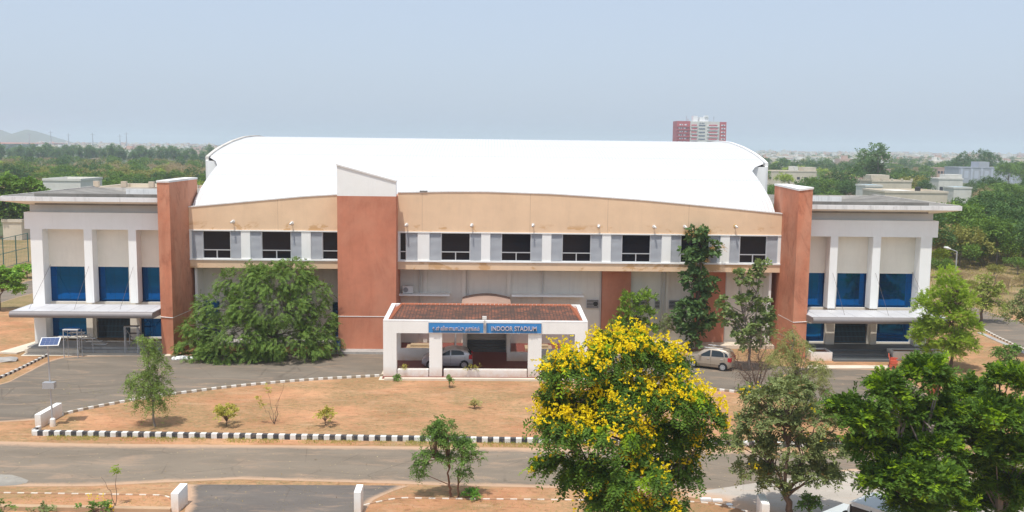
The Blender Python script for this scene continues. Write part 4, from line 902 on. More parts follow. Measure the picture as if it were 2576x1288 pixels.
# podded tree right of it
Yt = -38.5; b0 = G(1990, 1300); Yt = b0[1]; k_ = (Yt+77)/.99/2400
lobes = [(1985, 985, 66, 44), (1900, 1000, 50, 24), (1930, 1060, 85, 35), (2050, 1055, 75, 38), (1885, 1115, 62, 32), (1990, 1130, 95, 48), (2090, 1130, 58, 40), (1890, 1180, 45, 22), (1960, 1200, 60, 30), (2050, 1190, 60, 30), (2100, 1195, 35, 20), (1940, 1230, 40, 18)]
bl = [B(x, y, Yt, b0, rx*k_, rx*k_*.9, ry*k_) for x, y, rx, ry in lobes]; z1 = lambda x, y: tuple(P(x, y, Yt)-b0*np.array([1, 1, 0]))
tree('pod_tree', 'open grey green tree with brown seed pods and few yellow flowers', 'tree', b0, bl, 380, 5, 12, .36, .13, .055, L_grey, m_bark,
     [((0, 0, 0), z1(1975, 1215), .17, .11), (z1(1975, 1230), z1(1930, 1150), .07, .04), (z1(1975, 1230), z1(2040, 1130), .09, .04), (z1(1975, 1215), z1(1985, 1050), .08, .04)], .1, 12, nb=90, flowers=110, fsize=.08, droop=.35)
pt = [o for o in COL.objects if o.name == 'pod_tree'][0]; pc_ = clumps_from([(b[0]+b0[0], b[1]+b0[1], *b[2:]) for b in bl], 60, RNG); pos, ld, ws, _, _ = sprays(*pc_, 1, 6, .22, RNG, up=.5, lift=.4); leaf_mesh('seed_pods', pos, ld, ws, .24, .045, lm('brown_pods', (.2, .12, .08), (.28, .18, .12), 0), parent=pt, off=b0*np.array([1, 1, 0]))
# dark feathery trees bottom right
def darktree(label, base, lobes, n, seed, Yo=0):
    b0 = np.array(base); Yt = b0[1]; k_ = (Yt+77)/.99/2400; rg = random.Random(seed)
    bl = [B(x, y, Yt+rg.uniform(-1.2, 1.2), b0, rx*k_, rx*k_*.9, ry*k_) for x, y, rx, ry in lobes]; z1 = lambda x, y, dy=0: tuple(P(x, y, Yt+dy)-b0*np.array([1, 1, 0]))
    mx_ = sum(l[0] for l in lobes)/len(lobes)
    return tree('feathery_tree', label, 'tree', b0, bl, n, 6, 15, .5, .17, .05, L_dark, m_barkg,
         [((0, 0, 0), z1(mx_, 1230), .2, .14), (z1(mx_, 1230), z1(mx_-90, 1090, .5), .1, .05), (z1(mx_, 1230), z1(mx_+80, 1070, -.5), .1, .05), (z1(mx_, 1230), z1(mx_, 1010), .1, .04)], .11, seed, nb=100, young=L_bright, yfrac=.13, dens=1.7, lobe=.88, lj=.15, droop=.3, up=.45, out=1.1, inner=.35, group='dark feathery trees at the lower right')
b0 = P(2310, 1288, -41.5); b0[2] = 0
darktree('dark feathery tree with lime tips overhanging the parked van', b0, [(2230, 985, 38, 40), (2330, 950, 60, 55), (2270, 1040, 60, 40), (2130, 1030, 45, 32), (2180, 1060, 60, 35), (2360, 1050, 70, 45), (2240, 1120, 75, 45), (2180, 1130, 45, 35), (2340, 1130, 75, 50), (2250, 1200, 75, 40), (2340, 1215, 80, 50), (2290, 1265, 60, 28), (2390, 1280, 60, 30), (2200, 1215, 35, 22)], 520, 21)
b0 = P(2520, 1288, -40.5); b0[2] = 0
darktree('dark feathery tree at the lower right frame edge', b0, [(2440, 1000, 60, 45), (2540, 960, 50, 35), (2500, 1050, 70, 45), (2570, 1060, 50, 60), (2440, 1110, 60, 45), (2540, 1150, 70, 55), (2460, 1195, 70, 45), (2560, 1240, 60, 45), (2480, 1275, 80, 40), (2620, 1150, 60, 90)], 430, 22)
# spreading feathery tree left
b0 = np.array([-16.8, -3.0, 0.]); Yt = -3.2; k_ = 74/2400
lobes = [(700, 705, 95, 42), (610, 705, 70, 35), (560, 770, 80, 40), (780, 745, 55, 50), (680, 770, 110, 55), (510, 830, 50, 40), (600, 840, 95, 50), (720, 850, 100, 50), (800, 820, 50, 50), (560, 885, 70, 25), (660, 895, 60, 20), (480, 880, 30, 20), (760, 870, 70, 30), (740, 680, 55, 22), (485, 860, 45, 36), (530, 905, 65, 22), (825, 850, 30, 40)]
bl = [B(x, y, Yt+dy, b0, rx*k_, rx*k_*.85, ry*k_) for (x, y, rx, ry), dy in zip(lobes, [.3, .4, 0, .3, -.6, 0, -1.2, -1.2, 0, -1.6, -1.6, -.3, -1.4, .4, -.4, -1.6, 0])]
tree('spreading_tree', 'wide layered feathery green tree in front of the left facade', 'tree', b0, bl, 820, 6, 18, .62, .13, .045, L_feather, m_barkg, [((0, 0, 0), (0, 0, 1.6), .2, .16), ((0, 0, 1.4), (-2, -.4, 3.2), .12, .06), ((0, 0, 1.4), (1.6, 0, 4), .12, .06)], .12, 13, nb=120, lj=.12, dens=1.35, droop=.42, up=-.02, out=1.0, inner=.6, fb=.75, lift=.9)
# weeping tree on the island
b0 = G(390, 1073); Yt = b0[1]; k_ = (Yt+77)/2400
lobes = [(375, 895, 28, 28), (355, 860, 30, 10), (400, 930, 28, 30), (365, 960, 45, 32), (405, 985, 28, 35), (345, 985, 30, 28), (380, 1015, 40, 18)]
bl = [B(x, y, Yt, b0, rx*k_, rx*k_, ry*k_) for x, y, rx, ry in lobes]
tree('weeping_tree', 'slender weeping tree on the soil island below the left pylon', 'tree', b0, bl, 110, 5, 15, .5, .12, .034, L_weep, m_barkg, [((0, 0, 0), (-.1, 0, 2.3), .07, .05), ((-.1, 0, 2.3), (-.3, 0, 4.2), .05, .02)], .05, 14, nb=40, droop=1.3, up=.1, out=.3)
# weeping tree right, behind the pod tree
b0 = G(2015, 1058); Yt = b0[1]; k_ = (Yt+77)/2400
lobes = [(1975, 850, 35, 22), (2000, 880, 50, 30), (1975, 910, 45, 40), (2040, 940, 50, 40), (1985, 970, 50, 40), (2060, 990, 30, 30), (2020, 1010, 45, 30), (1950, 990, 35, 30)]
tree('weeping_tree', 'hazy olive weeping tree before the right red pylon', 'tree', b0, [B(x, y, Yt, b0, rx*k_, rx*k_, ry*k_) for x, y, rx, ry in lobes], 230, 5, 14, .5, .12, .028, lm('dusty_olive_leaves', (.1, .12, .05), (.18, .19, .09)), m_barkg,
     [((0, 0, 0), (-.4, 0, 3), .09, .06), ((-.4, 0, 3), (-.8, 0, 5.6), .06, .03)], .07, 15, nb=60, droop=1.0, up=.2, out=.4)
# young twin stem tree in the foreground
b0 = G(1140, 1251); Yt = b0[1]; k_ = (Yt+77)/2400
lobes = [(1110, 1074, 36, 24), (1085, 1092, 26, 16), (1130, 1110, 45, 24), (1170, 1125, 35, 24), (1080, 1150, 40, 18), (1060, 1175, 22, 12), (1145, 1155, 45, 20), (1195, 1150, 24, 18), (1165, 1185, 22, 14), (1055, 1190, 12, 12)]
z1 = lambda x, y, dy=0: tuple(P(x, y, Yt+dy)-b0*np.array([1, 1, 0]))
tree('young_tree', 'small twin stemmed tree on the near verge below the portico', 'tree', b0, [B(x, y, Yt, b0, rx*k_, rx*k_, ry*k_) for x, y, rx, ry in lobes], 230, 4, 11, .3, .095, .034, L_mid, plain('reddish_bark', (.2, .1, .06), .9, 0, .25, 6),
     [((-.1, 0, 0), z1(1130, 1215), .06, .05), (z1(1130, 1215), z1(1128, 1150), .05, .03), ((.25, 0, 0), z1(1152, 1200), .045, .04), (z1(1152, 1200), z1(1165, 1140), .04, .025), (z1(1128, 1165), z1(1085, 1150), .03, .02)], .05, 16, nb=60, droop=.5, out=.4, inner=.2)
# teak trees near the right facade
b0 = np.array([17.0, -.9, 0]); Yt = -.9; k_ = 77/2400
lobes = [(1760, 590, 32, 20), (1740, 640, 30, 30), (1790, 625, 30, 22), (1750, 700, 38, 36), (1785, 720, 30, 20), (1745, 770, 40, 28), (1710, 795, 26, 24), (1780, 810, 28, 20), (1740, 830, 32, 22), (1740, 850, 26, 14)]
tt = tree('teak_tree', 'tall columnar broadleaf tree reaching the tan band', 'tree', b0, [B(x, y, Yt, b0, rx*k_, rx*k_*.9, ry*k_) for x, y, rx, ry in lobes], 140, 4, 6, .36, .34, .2, L_teak, m_bark, [((0, 0, 0), (0, 0, 4), .13, .1), ((0, 0, 4), (.3, 0, 9.3), .1, .03)], .09, 17, nb=50, droop=.4, inner=.3, fb=.9)
pos, ld, ws, _, _ = sprays(*clumps_from([(b[0]+b0[0], b[1]+b0[1], *b[2:]) for b in [B(1745, 590, Yt, b0, .9, .7, .4), B(1795, 625, Yt, b0, 1.0, .6, .3), B(1760, 660, Yt, b0, .8, .6, .3)]], 40, RNG), 5, 10, .3, RNG, up=.6); leaf_mesh('seed_heads', pos, ld, ws, .07, .05, L_seed, parent=tt, off=b0)
b0 = G(1885, 930); Yt = b0[1]; k_ = (Yt+77)/2400
lobes = [(1910, 665, 18, 20), (1900, 705, 24, 26), (1860, 700, 14, 20), (1880, 760, 36, 32), (1920, 770, 30, 26), (1820, 765, 22, 20), (1870, 820, 48, 32), (1925, 825, 30, 26), (1835, 800, 26, 22), (1890, 860, 44, 26), (1930, 790, 22, 16)]
tree('teak_tree', 'looser broadleaf tree with yellowing leaves left of the right pylon', 'tree', b0, [B(x, y, Yt, b0, rx*k_, rx*k_*.9, ry*k_) for x, y, rx, ry in lobes], 135, 4, 6, .32, .24, .15, lm('dusty_broad_leaves', (.06, .1, .05), (.16, .2, .09), .3), m_barkg,
     [((0, 0, 0), (0, 0, 3), .1, .08), ((0, 0, 3), (.5, 0, 7.5), .07, .02), ((0, 0, 2), (-.8, 0, 4.8), .06, .03)], .07, 18, nb=70, droop=.2, up=.3, inner=.3, fb=.9)
# bushy tree behind the blossom
b0 = np.array([12.1, -.3, 0]); Yt = -.3; k_ = 77.3/2400
lobes = [(1625, 755, 24, 26), (1580, 755, 24, 18), (1600, 790, 50, 26), (1570, 820, 40, 26), (1620, 830, 40, 28), (1590, 860, 50, 22)]
tree('bushy_tree', 'bright bushy tree behind the blossom against the red pier', 'tree', b0, [B(x, y, Yt, b0, rx*k_, rx*k_*.9, ry*k_) for x, y, rx, ry in lobes], 190, 5, 12, .38, .13, .06, lm('yellowish_green_leaves', (.07, .13, .02), (.16, .24, .04)), m_bark, None, .08, 19, nb=30, droop=.1, up=.5)
b0 = np.array([14.6, .0, 0]); tree('sapling', 'thin pale sapling at the wall below the small windows', 'sapling', b0, [(0, 0, 1.6, .8, .6, .9), (.3, 0, 2.6, .6, .5, .5)], 40, 4, 9, .3, .1, .05, L_grey, m_barkg, None, .03, 20, nb=14, up=.6)
# light conifer-like tree on the right
b0 = G(2390, 930); Yt = b0[1]; k_ = (Yt+77)/2400
lobes = [(2380, 700, 28, 28), (2390, 730, 45, 30), (2350, 760, 45, 28), (2420, 760, 40, 30), (2325, 775, 28, 18), (2385, 800, 70, 35), (2440, 830, 30, 26), (2320, 830, 28, 26), (2370, 850, 75, 32), (2420, 870, 45, 30), (2370, 885, 60, 28), (2305, 850, 16, 12)]
tree('fresh_green_tree', 'light green soft tree beside the right end of the building', 'tree', b0, [B(x, y, Yt, b0, rx*k_, rx*k_*.85, ry*k_) for x, y, rx, ry in lobes], 620, 5, 14, .45, .12, .045, L_lime, m_bark, [((0, 0, 0), (0, 0, 6.5), .13, .04)], .07, 23, nb=80, droop=.2, up=.35, out=1.0, lift=.9)
b0 = G(2465, 812); Yt = b0[1]; k_ = (Yt+77)/2400
tree('sparse_tree', 'sparse leaning tree at the bend of the right road', 'tree', b0, [B(x, y, Yt, b0, rx*k_, rx*k_*.85, ry*k_) for x, y, rx, ry in [(2475, 705, 20, 16), (2480, 735, 30, 20), (2505, 730, 22, 22), (2470, 765, 30, 18), (2510, 775, 26, 14)]], 100, 4, 9, .45, .17, .08, L_olive, m_bark, [((0, 0, 0), (.4, 0, 2.4), .14, .1), ((.4, 0, 2.4), (1.6, 0, 5), .08, .03)], .08, 24, nb=40)
b0 = G(2590, 900); Yt = b0[1]; k_ = (Yt+77)/2400
tree('sparse_tree', 'thin leaved tree reaching in from the right frame edge', 'tree', b0, [B(x, y, Yt, b0, rx*k_, rx*k_*.85, ry*k_) for x, y, rx, ry in [(2560, 770, 30, 14), (2590, 745, 30, 20), (2555, 800, 30, 12), (2600, 800, 40, 30), (2520, 800, 20, 8)]], 90, 4, 9, .4, .15, .07, L_grey, m_bark, [((0, 0, 0), (0, 0, 3.4), .12, .08), ((0, 0, 3.2), (-1.5, 0, 4.6), .06, .02)], .07, 25, nb=40)
b0 = G(2540, 950); Yt = b0[1]; k_ = (Yt+77)/2400
tree('young_tree', 'small leafy tree on the soil beyond the dark trees at right', 'tree', b0, [B(x, y, Yt, b0, rx*k_, rx*k_*.85, ry*k_) for x, y, rx, ry in [(2525, 890, 28, 14), (2550, 880, 20, 12), (2540, 920, 30, 20)]], 60, 4, 9, .35, .14, .07, L_mid, m_bark, None, .05, 26, nb=20)
# left edge trees
b0 = G(-2, 782); Yt = b0[1]; k_ = (Yt+77)/2400
tree('roadside_tree', 'small round leafed tree beside the path at the left edge', 'tree', b0, [B(x, y, Yt, b0, rx*k_, rx*k_*.85, ry*k_) for x, y, rx, ry in [(0, 690, 34, 18), (35, 700, 24, 14), (10, 720, 36, 18), (-30, 710, 30, 30), (45, 725, 14, 8)]], 150, 5, 9, .45, .2, .11, lm('waxy_green_leaves', (.08, .16, .03), (.16, .27, .06)), m_bark, [((0, 0, 0), (0, 0, 2), .12, .08), ((0, 0, 1), (.6, 0, 2.4), .06, .04)], .08, 27, nb=30)
b0 = G(68, 700); Yt = b0[1]; k_ = (Yt+77)/2400
tree('roadside_bush', 'bright green bush against the left wing corner', 'bush', b0, [B(x, y, Yt, b0, rx*k_, rx*k_*.85, ry*k_) for x, y, rx, ry in [(60, 678, 22, 12), (90, 675, 20, 14), (40, 690, 18, 8)]], 70, 5, 9, .45, .2, .11, lm('waxy_bush_leaves', (.1, .2, .03), (.2, .32, .06)), m_bark, None, .06, 28, nb=12)
b0 = G(45, 600); Yt = b0[1]; k_ = (Yt+77)/2400
tree('shade_tree', 'large spreading shade tree behind the left end of the roof', 'tree', b0, [B(x, y, Yt, b0, rx*k_, rx*k_*.85, ry*k_) for x, y, rx, ry in [(10, 465, 40, 24), (65, 475, 40, 26), (95, 500, 26, 22), (20, 505, 60, 25), (70, 520, 40, 25), (10, 540, 40, 24), (60, 548, 30, 18), (-30, 500, 40, 50)]], 420, 5, 9, .9, .36, .2, lm('shade_tree_leaves', (.05, .1, .02), (.12, .2, .04)), m_barkg, [((0, 0, 0), (-.5, 0, 4), .3, .22), ((0, 0, 2), (2, 0, 5.5), .16, .08)], .2, 29, nb=60, up=.3)

# bare twiggy shrub right of the beige car
def bare(name, label, b0, tips, seed, r=.05, n=220, spread=1.0, mat=None):
    rng = np.random.default_rng(seed); b0 = np.array(b0, float); t = thing(name, label, 'shrub', tuple(b0)); mb = MB(); mb2 = MB()
    mains = []
    for tip in tips:
        tip = np.array(tip, float); pts = [b0+(tip-b0)*u+rng.normal(size=3)*.12*np.sin(u*3.1) for u in np.linspace(0, 1, 6)]; mb.tube(pts, list(np.linspace(r, r*.25, 6)), 5); mains.append(pts)
    mb.build('stem', mat or m_bark, t)
    for k in range(n):
        pts = mains[rng.integers(len(mains))]; i = rng.integers(1, 5); p0 = pts[i]+(pts[i+1 if i < 5 else 5]-pts[i])*rng.random(); d = unit(rng.normal(size=3)+np.array([0, 0, .3])); l = rng.uniform(.3, 1)*spread
        q = p0; ps = [q]
        for s_ in range(4): d = unit(d+rng.normal(size=3)*.35+np.array([0, 0, -.08*s_])); q = q+d*l/4; ps.append(q)
        mb2.tube(ps, [r*.16, r*.14, r*.12, r*.1, r*.08], 3, cap=False)
    mb2.build('twigs', mat or m_bark, t); return t
b0 = G(1905, 985); q = lambda x, y: P(x, y, b0[1])
bare('bare_shrub', 'leafless twiggy shrub tree overhanging the driveway right of the beige car', b0, [q(1850, 900), q(1880, 860), q(1915, 830), q(1950, 880), q(1860, 935), q(1930, 850)], 31, .06, 420, 1.5)
# small shrubs
def shrub(label, px, py, w, h, seed, mat, n=26, LL=.12, stems=True, name='shrub', cat='shrub', grp='small shrubs on the soil island', **kw):
    b0 = G(px, py); return tree(name, label, cat, b0, [(0, 0, h*.6, w/2, w/2, h*.42)], n, 4, 8, .26, LL, LL*.42, mat, m_bark, [((0, 0, 0), (0, 0, h*.3), .03, .02)], .025, seed, grp, nb=n, up=.5, inner=.2, dens=.8, crown='leaves', **kw)
L_sh = lm('yellow_green_shrub_leaves', (.16, .17, .04), (.3, .27, .07))
shrub('round yellow green shrub right of the slender weeping tree', 571, 1072, 1.5, 1.3, 41, L_sh, 40)
shrub('compact olive shrub left of centre on the island', 818, 1070, 1.2, 1.05, 42, L_sh, 26)
shrub('small pale tuft of leaves on the island below the portico', 1194, 1027, .7, .4, 43, lm('pale_tuft', (.17, .18, .08), (.25, .22, .12)), 12)
shrub('little green weed at the foot of the portico base', 1130, 974, .4, .7, 44, L_mid, 10)
shrub('flat green weed in front of the left portico column', 1000, 957, .7, .25, 46, L_mid, 10)
shrub('pale wispy shrub before the right portico column', 1390, 975, 1.6, 2.4, 47, lm('pale_wispy_leaves', (.16, .2, .1), (.26, .3, .16)), 70, .1)
shrub('yellow flowering weed beside the retaining edge', 236, 1296, 1.5, .5, 48, L_mid, 16, flowers=24, fsize=.06, grp='low plants along the bottom left edge')
shrub('low grey green weed near the bottom left corner', 96, 1296, 1.2, .35, 49, L_grey, 10, grp='low plants along the bottom left edge')
shrub('dense weed in the bottom left corner', 8, 1300, 1.0, .6, 50, L_mid, 12, grp='low plants along the bottom left edge')
shrub('small sprouting weed right of the near white wall', 1185, 1252, .7, .35, 51, lm('grass_green', (.05, .13, .02), (.1, .2, .04)), 16, grp=None)
shrub('leafy branch shrub below the podded tree', 2035, 1300, .9, 1.0, 52, L_mid, 30, grp=None)
shrub('weeds growing from the short portico planter', 1022, 941, .5, .35, 53, L_sh, 9, .06, grp='weeds in the portico planters')
shrub('weeds growing from the long portico planter', 1190, 942, 1.6, .4, 54, L_sh, 14, .06, grp='weeds in the portico planters')
for px, seed, lb in ((1185, 53, ''), ):
    pass
for ob in [o for o in COL.objects if o.get('group') == 'weeds in the portico planters']: ob.location = (ob.location[0], -9.82, .4)
b0 = G(690, 1067); q = lambda x, y: P(x, y, b0[1])
bare('thin_shrub', 'nearly bare thin shrub with few leaves left of the compact olive shrub', b0, [q(655, 1010), q(672, 985), q(705, 1000), q(715, 960)], 33, .02, 16, .6)
sh = [o for o in COL.objects if o.name.startswith('thin_shrub')][0]
pos, ld, ws, _, _ = sprays(np.array([q(655, 1012), q(648, 1005), q(672, 985), q(660, 1020), q(668, 975)]), np.tile([0, 0, 1.], (5, 1)), 5, 9, .3, RNG, up=.5); leaf_mesh('leaves', pos, ld, ws, .1, .045, L_sh, parent=sh, off=b0)
b0 = G(290, 1272); q = lambda x, y: P(x, y, b0[1])
bare('thin_sapling', 'thin sapling with a tuft of green leaves at its tip', b0, [q(294, 1185), q(255, 1200)], 34, .02, 4, .3)
sh = [o for o in COL.objects if o.name.startswith('thin_sapling')][0]
pos, ld, ws, _, _ = sprays(np.array([q(294, 1185), q(296, 1178), q(290, 1190)]), np.tile([0, 0, 1.], (3, 1)), 6, 9, .28, RNG, up=.2, droop=.5); leaf_mesh('leaves', pos, ld, ws, .1, .045, L_bright, parent=sh, off=b0)
for sx, lb in ((372, 'a'),):
    pass
b0 = G(300, 905, 0)

# grass: verge below the kerb, scattered tufts
def grass(name, pts, h, mats, seed):
    rng = np.random.default_rng(seed); n = len(pts); d = unit(rng.normal(size=(n, 3))*np.array([.5, .5, .2])+np.array([0, 0, 1])); s_ = unit(np.cross(d, rng.normal(size=(n, 3))))
    o = leaf_mesh(name, pts, d, s_, h*rng.uniform(.5, 1.3, n), h*.22, mats); return tag(o, 'short green and dry grass along kerbs and over the soil', 'grass', kind='stuff')
rng = np.random.default_rng(5)
u = rng.random(9000); A_ = kA+np.array([0, -.05, 0]); pv_ = A_[None]+kd[None]*(u[:, None]*40)+np.c_[np.zeros(9000), -rng.random(9000)**1.5*.75, np.zeros(9000)]
keep = (np.sin(pv_[:, 0]*1.3)+np.sin(pv_[:, 0]*3.1+1)+rng.normal(size=9000)*.7) > -.1; pv_ = pv_[keep]
L_gr = lm('verge_grass', (.12, .16, .04), (.3, .26, .1), .3)
grass('grass', pv_, .12, L_gr, 1)
cl = np.array([G(x, y) for x, y in zip(rng.uniform(100, 1450, 130), rng.uniform(960, 1080, 130))]+[G(x, y) for x, y in zip(rng.uniform(950, 1800, 60), rng.uniform(1245, 1288, 60))]+[G(x, y) for x, y in zip(rng.uniform(0, 430, 40), rng.uniform(1246, 1275, 40))]+[G(x, y) for x, y in zip(rng.uniform(1850, 2400, 60), rng.uniform(1030, 1110, 60))])
dry = np.array([G(x, y) for x, y in zip(rng.uniform(60, 1900, 420), 955+130*rng.random(420)**.8)]+[G(x, y) for x, y in zip(rng.uniform(0, 1800, 160), rng.uniform(1222, 1288, 160))])
L_dry = lm('dry_tufts', (.13, .1, .05), (.24, .19, .1), 0); dq = np.repeat(dry, 9, 0)+np.c_[rng.normal(size=(len(dry)*9, 2))*.16, np.zeros(len(dry)*9)]; dq = dq[(dq[:, 1] > -35) | (dq[:, 0] < -15) | (dq[:, 0] > -4)]; grass('dry_tufts', dq, .06, L_dry, 6)
pp = np.repeat(cl, 14, 0)+np.c_[rng.normal(size=(len(cl)*14, 2))*.22, np.zeros(len(cl)*14)]; grass('grass', pp, .07, L_gr, 2)
ff = np.c_[rng.uniform(45, 150, 42000), rng.uniform(14, 75, 42000), np.zeros(42000)]
dn = np.sin(ff[:, 0]*.21+ff[:, 1]*.13)+np.sin(ff[:, 0]*.53-ff[:, 1]*.37)*.7+rng.normal(size=42000)*.5+(ff[:, 1]-38)/22; ff = ff[dn > 0]
grass('dry_grass', ff, .34, lm('tall_dry_grass', (.13, .13, .045), (.27, .22, .09), .3), 3)

npb = 2600; pbp = np.array([G(x, y, .01) for x, y in zip(rng.uniform(-20, 2300, npb), rng.uniform(955, 1290, npb))])
pd_ = unit(rng.normal(size=(npb, 3))*np.array([1, 1, .25])); po = leaf_mesh('ground_litter', pbp, pd_, unit(np.cross(pd_, rng.normal(size=(npb, 3))*.2+np.array([0, 0, 1.]))), rng.uniform(.04, .13, npb), .05, lm('dry_leaf_litter', (.12, .08, .04), (.3, .25, .2), 0))
tag(po, 'dry leaves and little stones scattered on soil and road', 'litter', kind='stuff')
# ------------------------------------------------------------------ background trees
def proto(seed, H, R_, n, leaf, mat, bare_=False, tall=False):
    rng = np.random.default_rng(seed); nb = rng.integers(4, 7)
    bl = [(rng.normal()*R_*.42, rng.normal()*R_*.42, H*(.62+rng.normal()*.1), R_*rng.uniform(.45, .7), R_*rng.uniform(.45, .7), H*rng.uniform(.2, .32)) for _ in range(nb)]
    if tall: bl = [(rng.normal()*R_*.25, rng.normal()*R_*.25, H*f_, R_*rng.uniform(.35, .6), R_*.5, H*.14) for f_ in (.35, .5, .62, .75, .88)]
    c, d = clumps_from(bl, n, rng, .55, .4); pos, ld, ws, _, _ = sprays(c, d, 3, 4, leaf*2.2, rng, out=.6, up=.3, droop=.2)
    L = leaf*rng.uniform(.7, 1.3, len(pos)); W = L*(.55 if not bare_ else .2)
    v = np.empty((len(pos), 4, 3)); v[:, 0] = pos; v[:, 1] = pos+ld*L[:, None]*.5+ws*W[:, None]*.5; v[:, 2] = pos+ld*L[:, None]; v[:, 3] = pos+ld*L[:, None]*.5-ws*W[:, None]*.5
    mb = MB(); mb.tube([(0, 0, 0), (0, 0, H*.35), (.1, 0, H*.6)], [.035*H*.6, .025*H*.6, .01*H], 5)
    for k in range(7): mb.tube([(0, 0, H*.3), tuple(c[k]*np.array([.6, .6, .85])), tuple(c[k])], [.012*H, .008*H, .004*H], 4, cap=False)
    return v.reshape(-1, 3), mb, mat
def proto_mesh(name, pr):
    v, mb, mat = pr; nt_ = len(mb.v); vs = np.r_[np.array(mb.v, float), v]; n = len(v)//4; me = bpy.data.meshes.new(name)
    me.from_pydata(vs.tolist(), [], mb.f+[tuple(nt_+4*i+j for j in range(4)) for i in range(n)]); me.materials.append(mat); me.materials.append(m_barkg)
    me.polygons.foreach_set('material_index', [1]*len(mb.f)+[0]*n); me.update(); return me
F_a = lm('wood_green', (.045, .09, .02), (.1, .16, .035)); F_b = lm('wood_olive', (.1, .11, .035), (.19, .185, .065)); F_c = lm('wood_lime', (.15, .2, .03), (.25, .31, .05)); F_d = lm('wood_brown', (.15, .115, .09), (.25, .19, .14), .2); F_e = lm('wood_dark', (.03, .065, .025), (.06, .11, .04)); F_f = lm('eucalyptus_leaves', (.05, .1, .055), (.11, .17, .09))
protos = {k: [proto(s+i, H, R, n, lf, m, b_, t_) for i in range(2)] for k, (s, H, R, n, lf, m, b_, t_) in dict(
    green=(100, 7.5, 3.9, 300, .42, F_a, False, False), olive=(110, 6.5, 4.0, 280, .4, F_b, False, False), lime=(120, 6.5, 3.6, 260, .42, F_c, False, False),
    brown=(130, 6.5, 3.8, 300, .45, F_d, True, False), dark=(140, 8, 4.2, 320, .42, F_e, False, False), tall=(150, 12, 3.2, 260, .5, F_f, False, True)).items()}
pm = {k: [proto_mesh(k+'_wood_tree', p) for p in v] for k, v in protos.items()}
kinds = list(protos)
desc = dict(green='mid green rounded tree', olive='dull olive tree', lime='yellow green leafy tree', brown='brownish nearly leafless tree', dark='dark green dense tree', tall='tall slender bluish green tree')
def place_tree(kind, x, y, s, rng, where, grp, name='wood_tree'):
    me = pm[kind][rng.integers(2)]; o = bpy.data.objects.new(name, me); COL.objects.link(o); o.location = (x, y, 0); o.rotation_euler = (0, 0, rng.uniform(0, 6.28)); o.scale = (s*rng.uniform(.9, 1.15), s*rng.uniform(.9, 1.15), s)
    tag(o, desc[kind]+' '+where, 'tree', grp+', '+kind+' ones'); return o
def px2w(px, d):                      # world x for frame column px at distance d from the camera
    return math.tan(math.atan((px-1232)/F))*d
rngb = np.random.default_rng(77); avoid = []
houses = [(124, 216, 453, 217), (255, 391, 476, 112), (1930, 2058, 432, 447), (2200, 2302, 458, 305), (2140, 2200, 452, 335), (2185, 2228, 470, 262), (2235, 2396, 486, 232), (2371, 2433, 452, 350), (2411, 2457, 475, 300), (2209, 2246, 427, 550), (2366, 2389, 424, 560), (2421, 2640, 424, 500)]
def hides(px, d, s):
    for a, b, yt, db in houses:
        if a-8 < px < b+8 and db-6 < d < db+15: return True
        if a-10 < px < b+10 and d < db and HZ(px)+(16.5-8.2*s)*F/d < yt+20: return True
    return False
def wood(px0, px1, d0, d1, stepd, stepx, w, where, grp, smin=.8, smax=1.15, maxpx=None, ok=None):
    d = d0; cnt = 0
    while d < d1:
        nx = (px1-px0)/F*d/stepx; k0 = rngb.random()
        for i in range(int(nx)+1):
            px = px0+(i+k0+rngb.uniform(-.3, .3))*stepx*F/d; dd = d+rngb.uniform(-.5, .5)*stepd
            s_t = rngb.uniform(smin, smax)
            if px > px1 or (ok and not ok(px, dd)) or hides(px, dd, s_t): continue
            place_tree(kinds[rngb.choice(6, p=w)], px2w(px, dd), dd-77, s_t, rngb, where, grp); cnt += 1
        d += stepd
    return cnt
n1 = wood(-30, 560, 190, 330, 15, 8.5, [.3, .3, .08, .2, .12, 0], 'in the scrub wood behind the left wing', 'scrub wood trees at left', .7, 1.0, ok=lambda px, d: not (px < 480 and d < 232))
n2 = wood(1925, 2740, 150, 330, 14, 9.0, [.34, .16, .16, .08, .26, 0], 'in the wood behind the right wing', 'wood trees at right', .75, 1.1,
          ok=lambda px, d: (px > 2330 or d > 240) and not (2170 < px < 2310 and d < 315) and not (2225 < px < 2400 and d < 270))
n3 = wood(2335, 2760, 134, 190, 8, 5.5, [.5, .1, .1, .05, .25, 0], 'in the front row of the wood right of the building', 'front wood trees at right', .85, 1.15)
print('trees', n1, n2, n3)
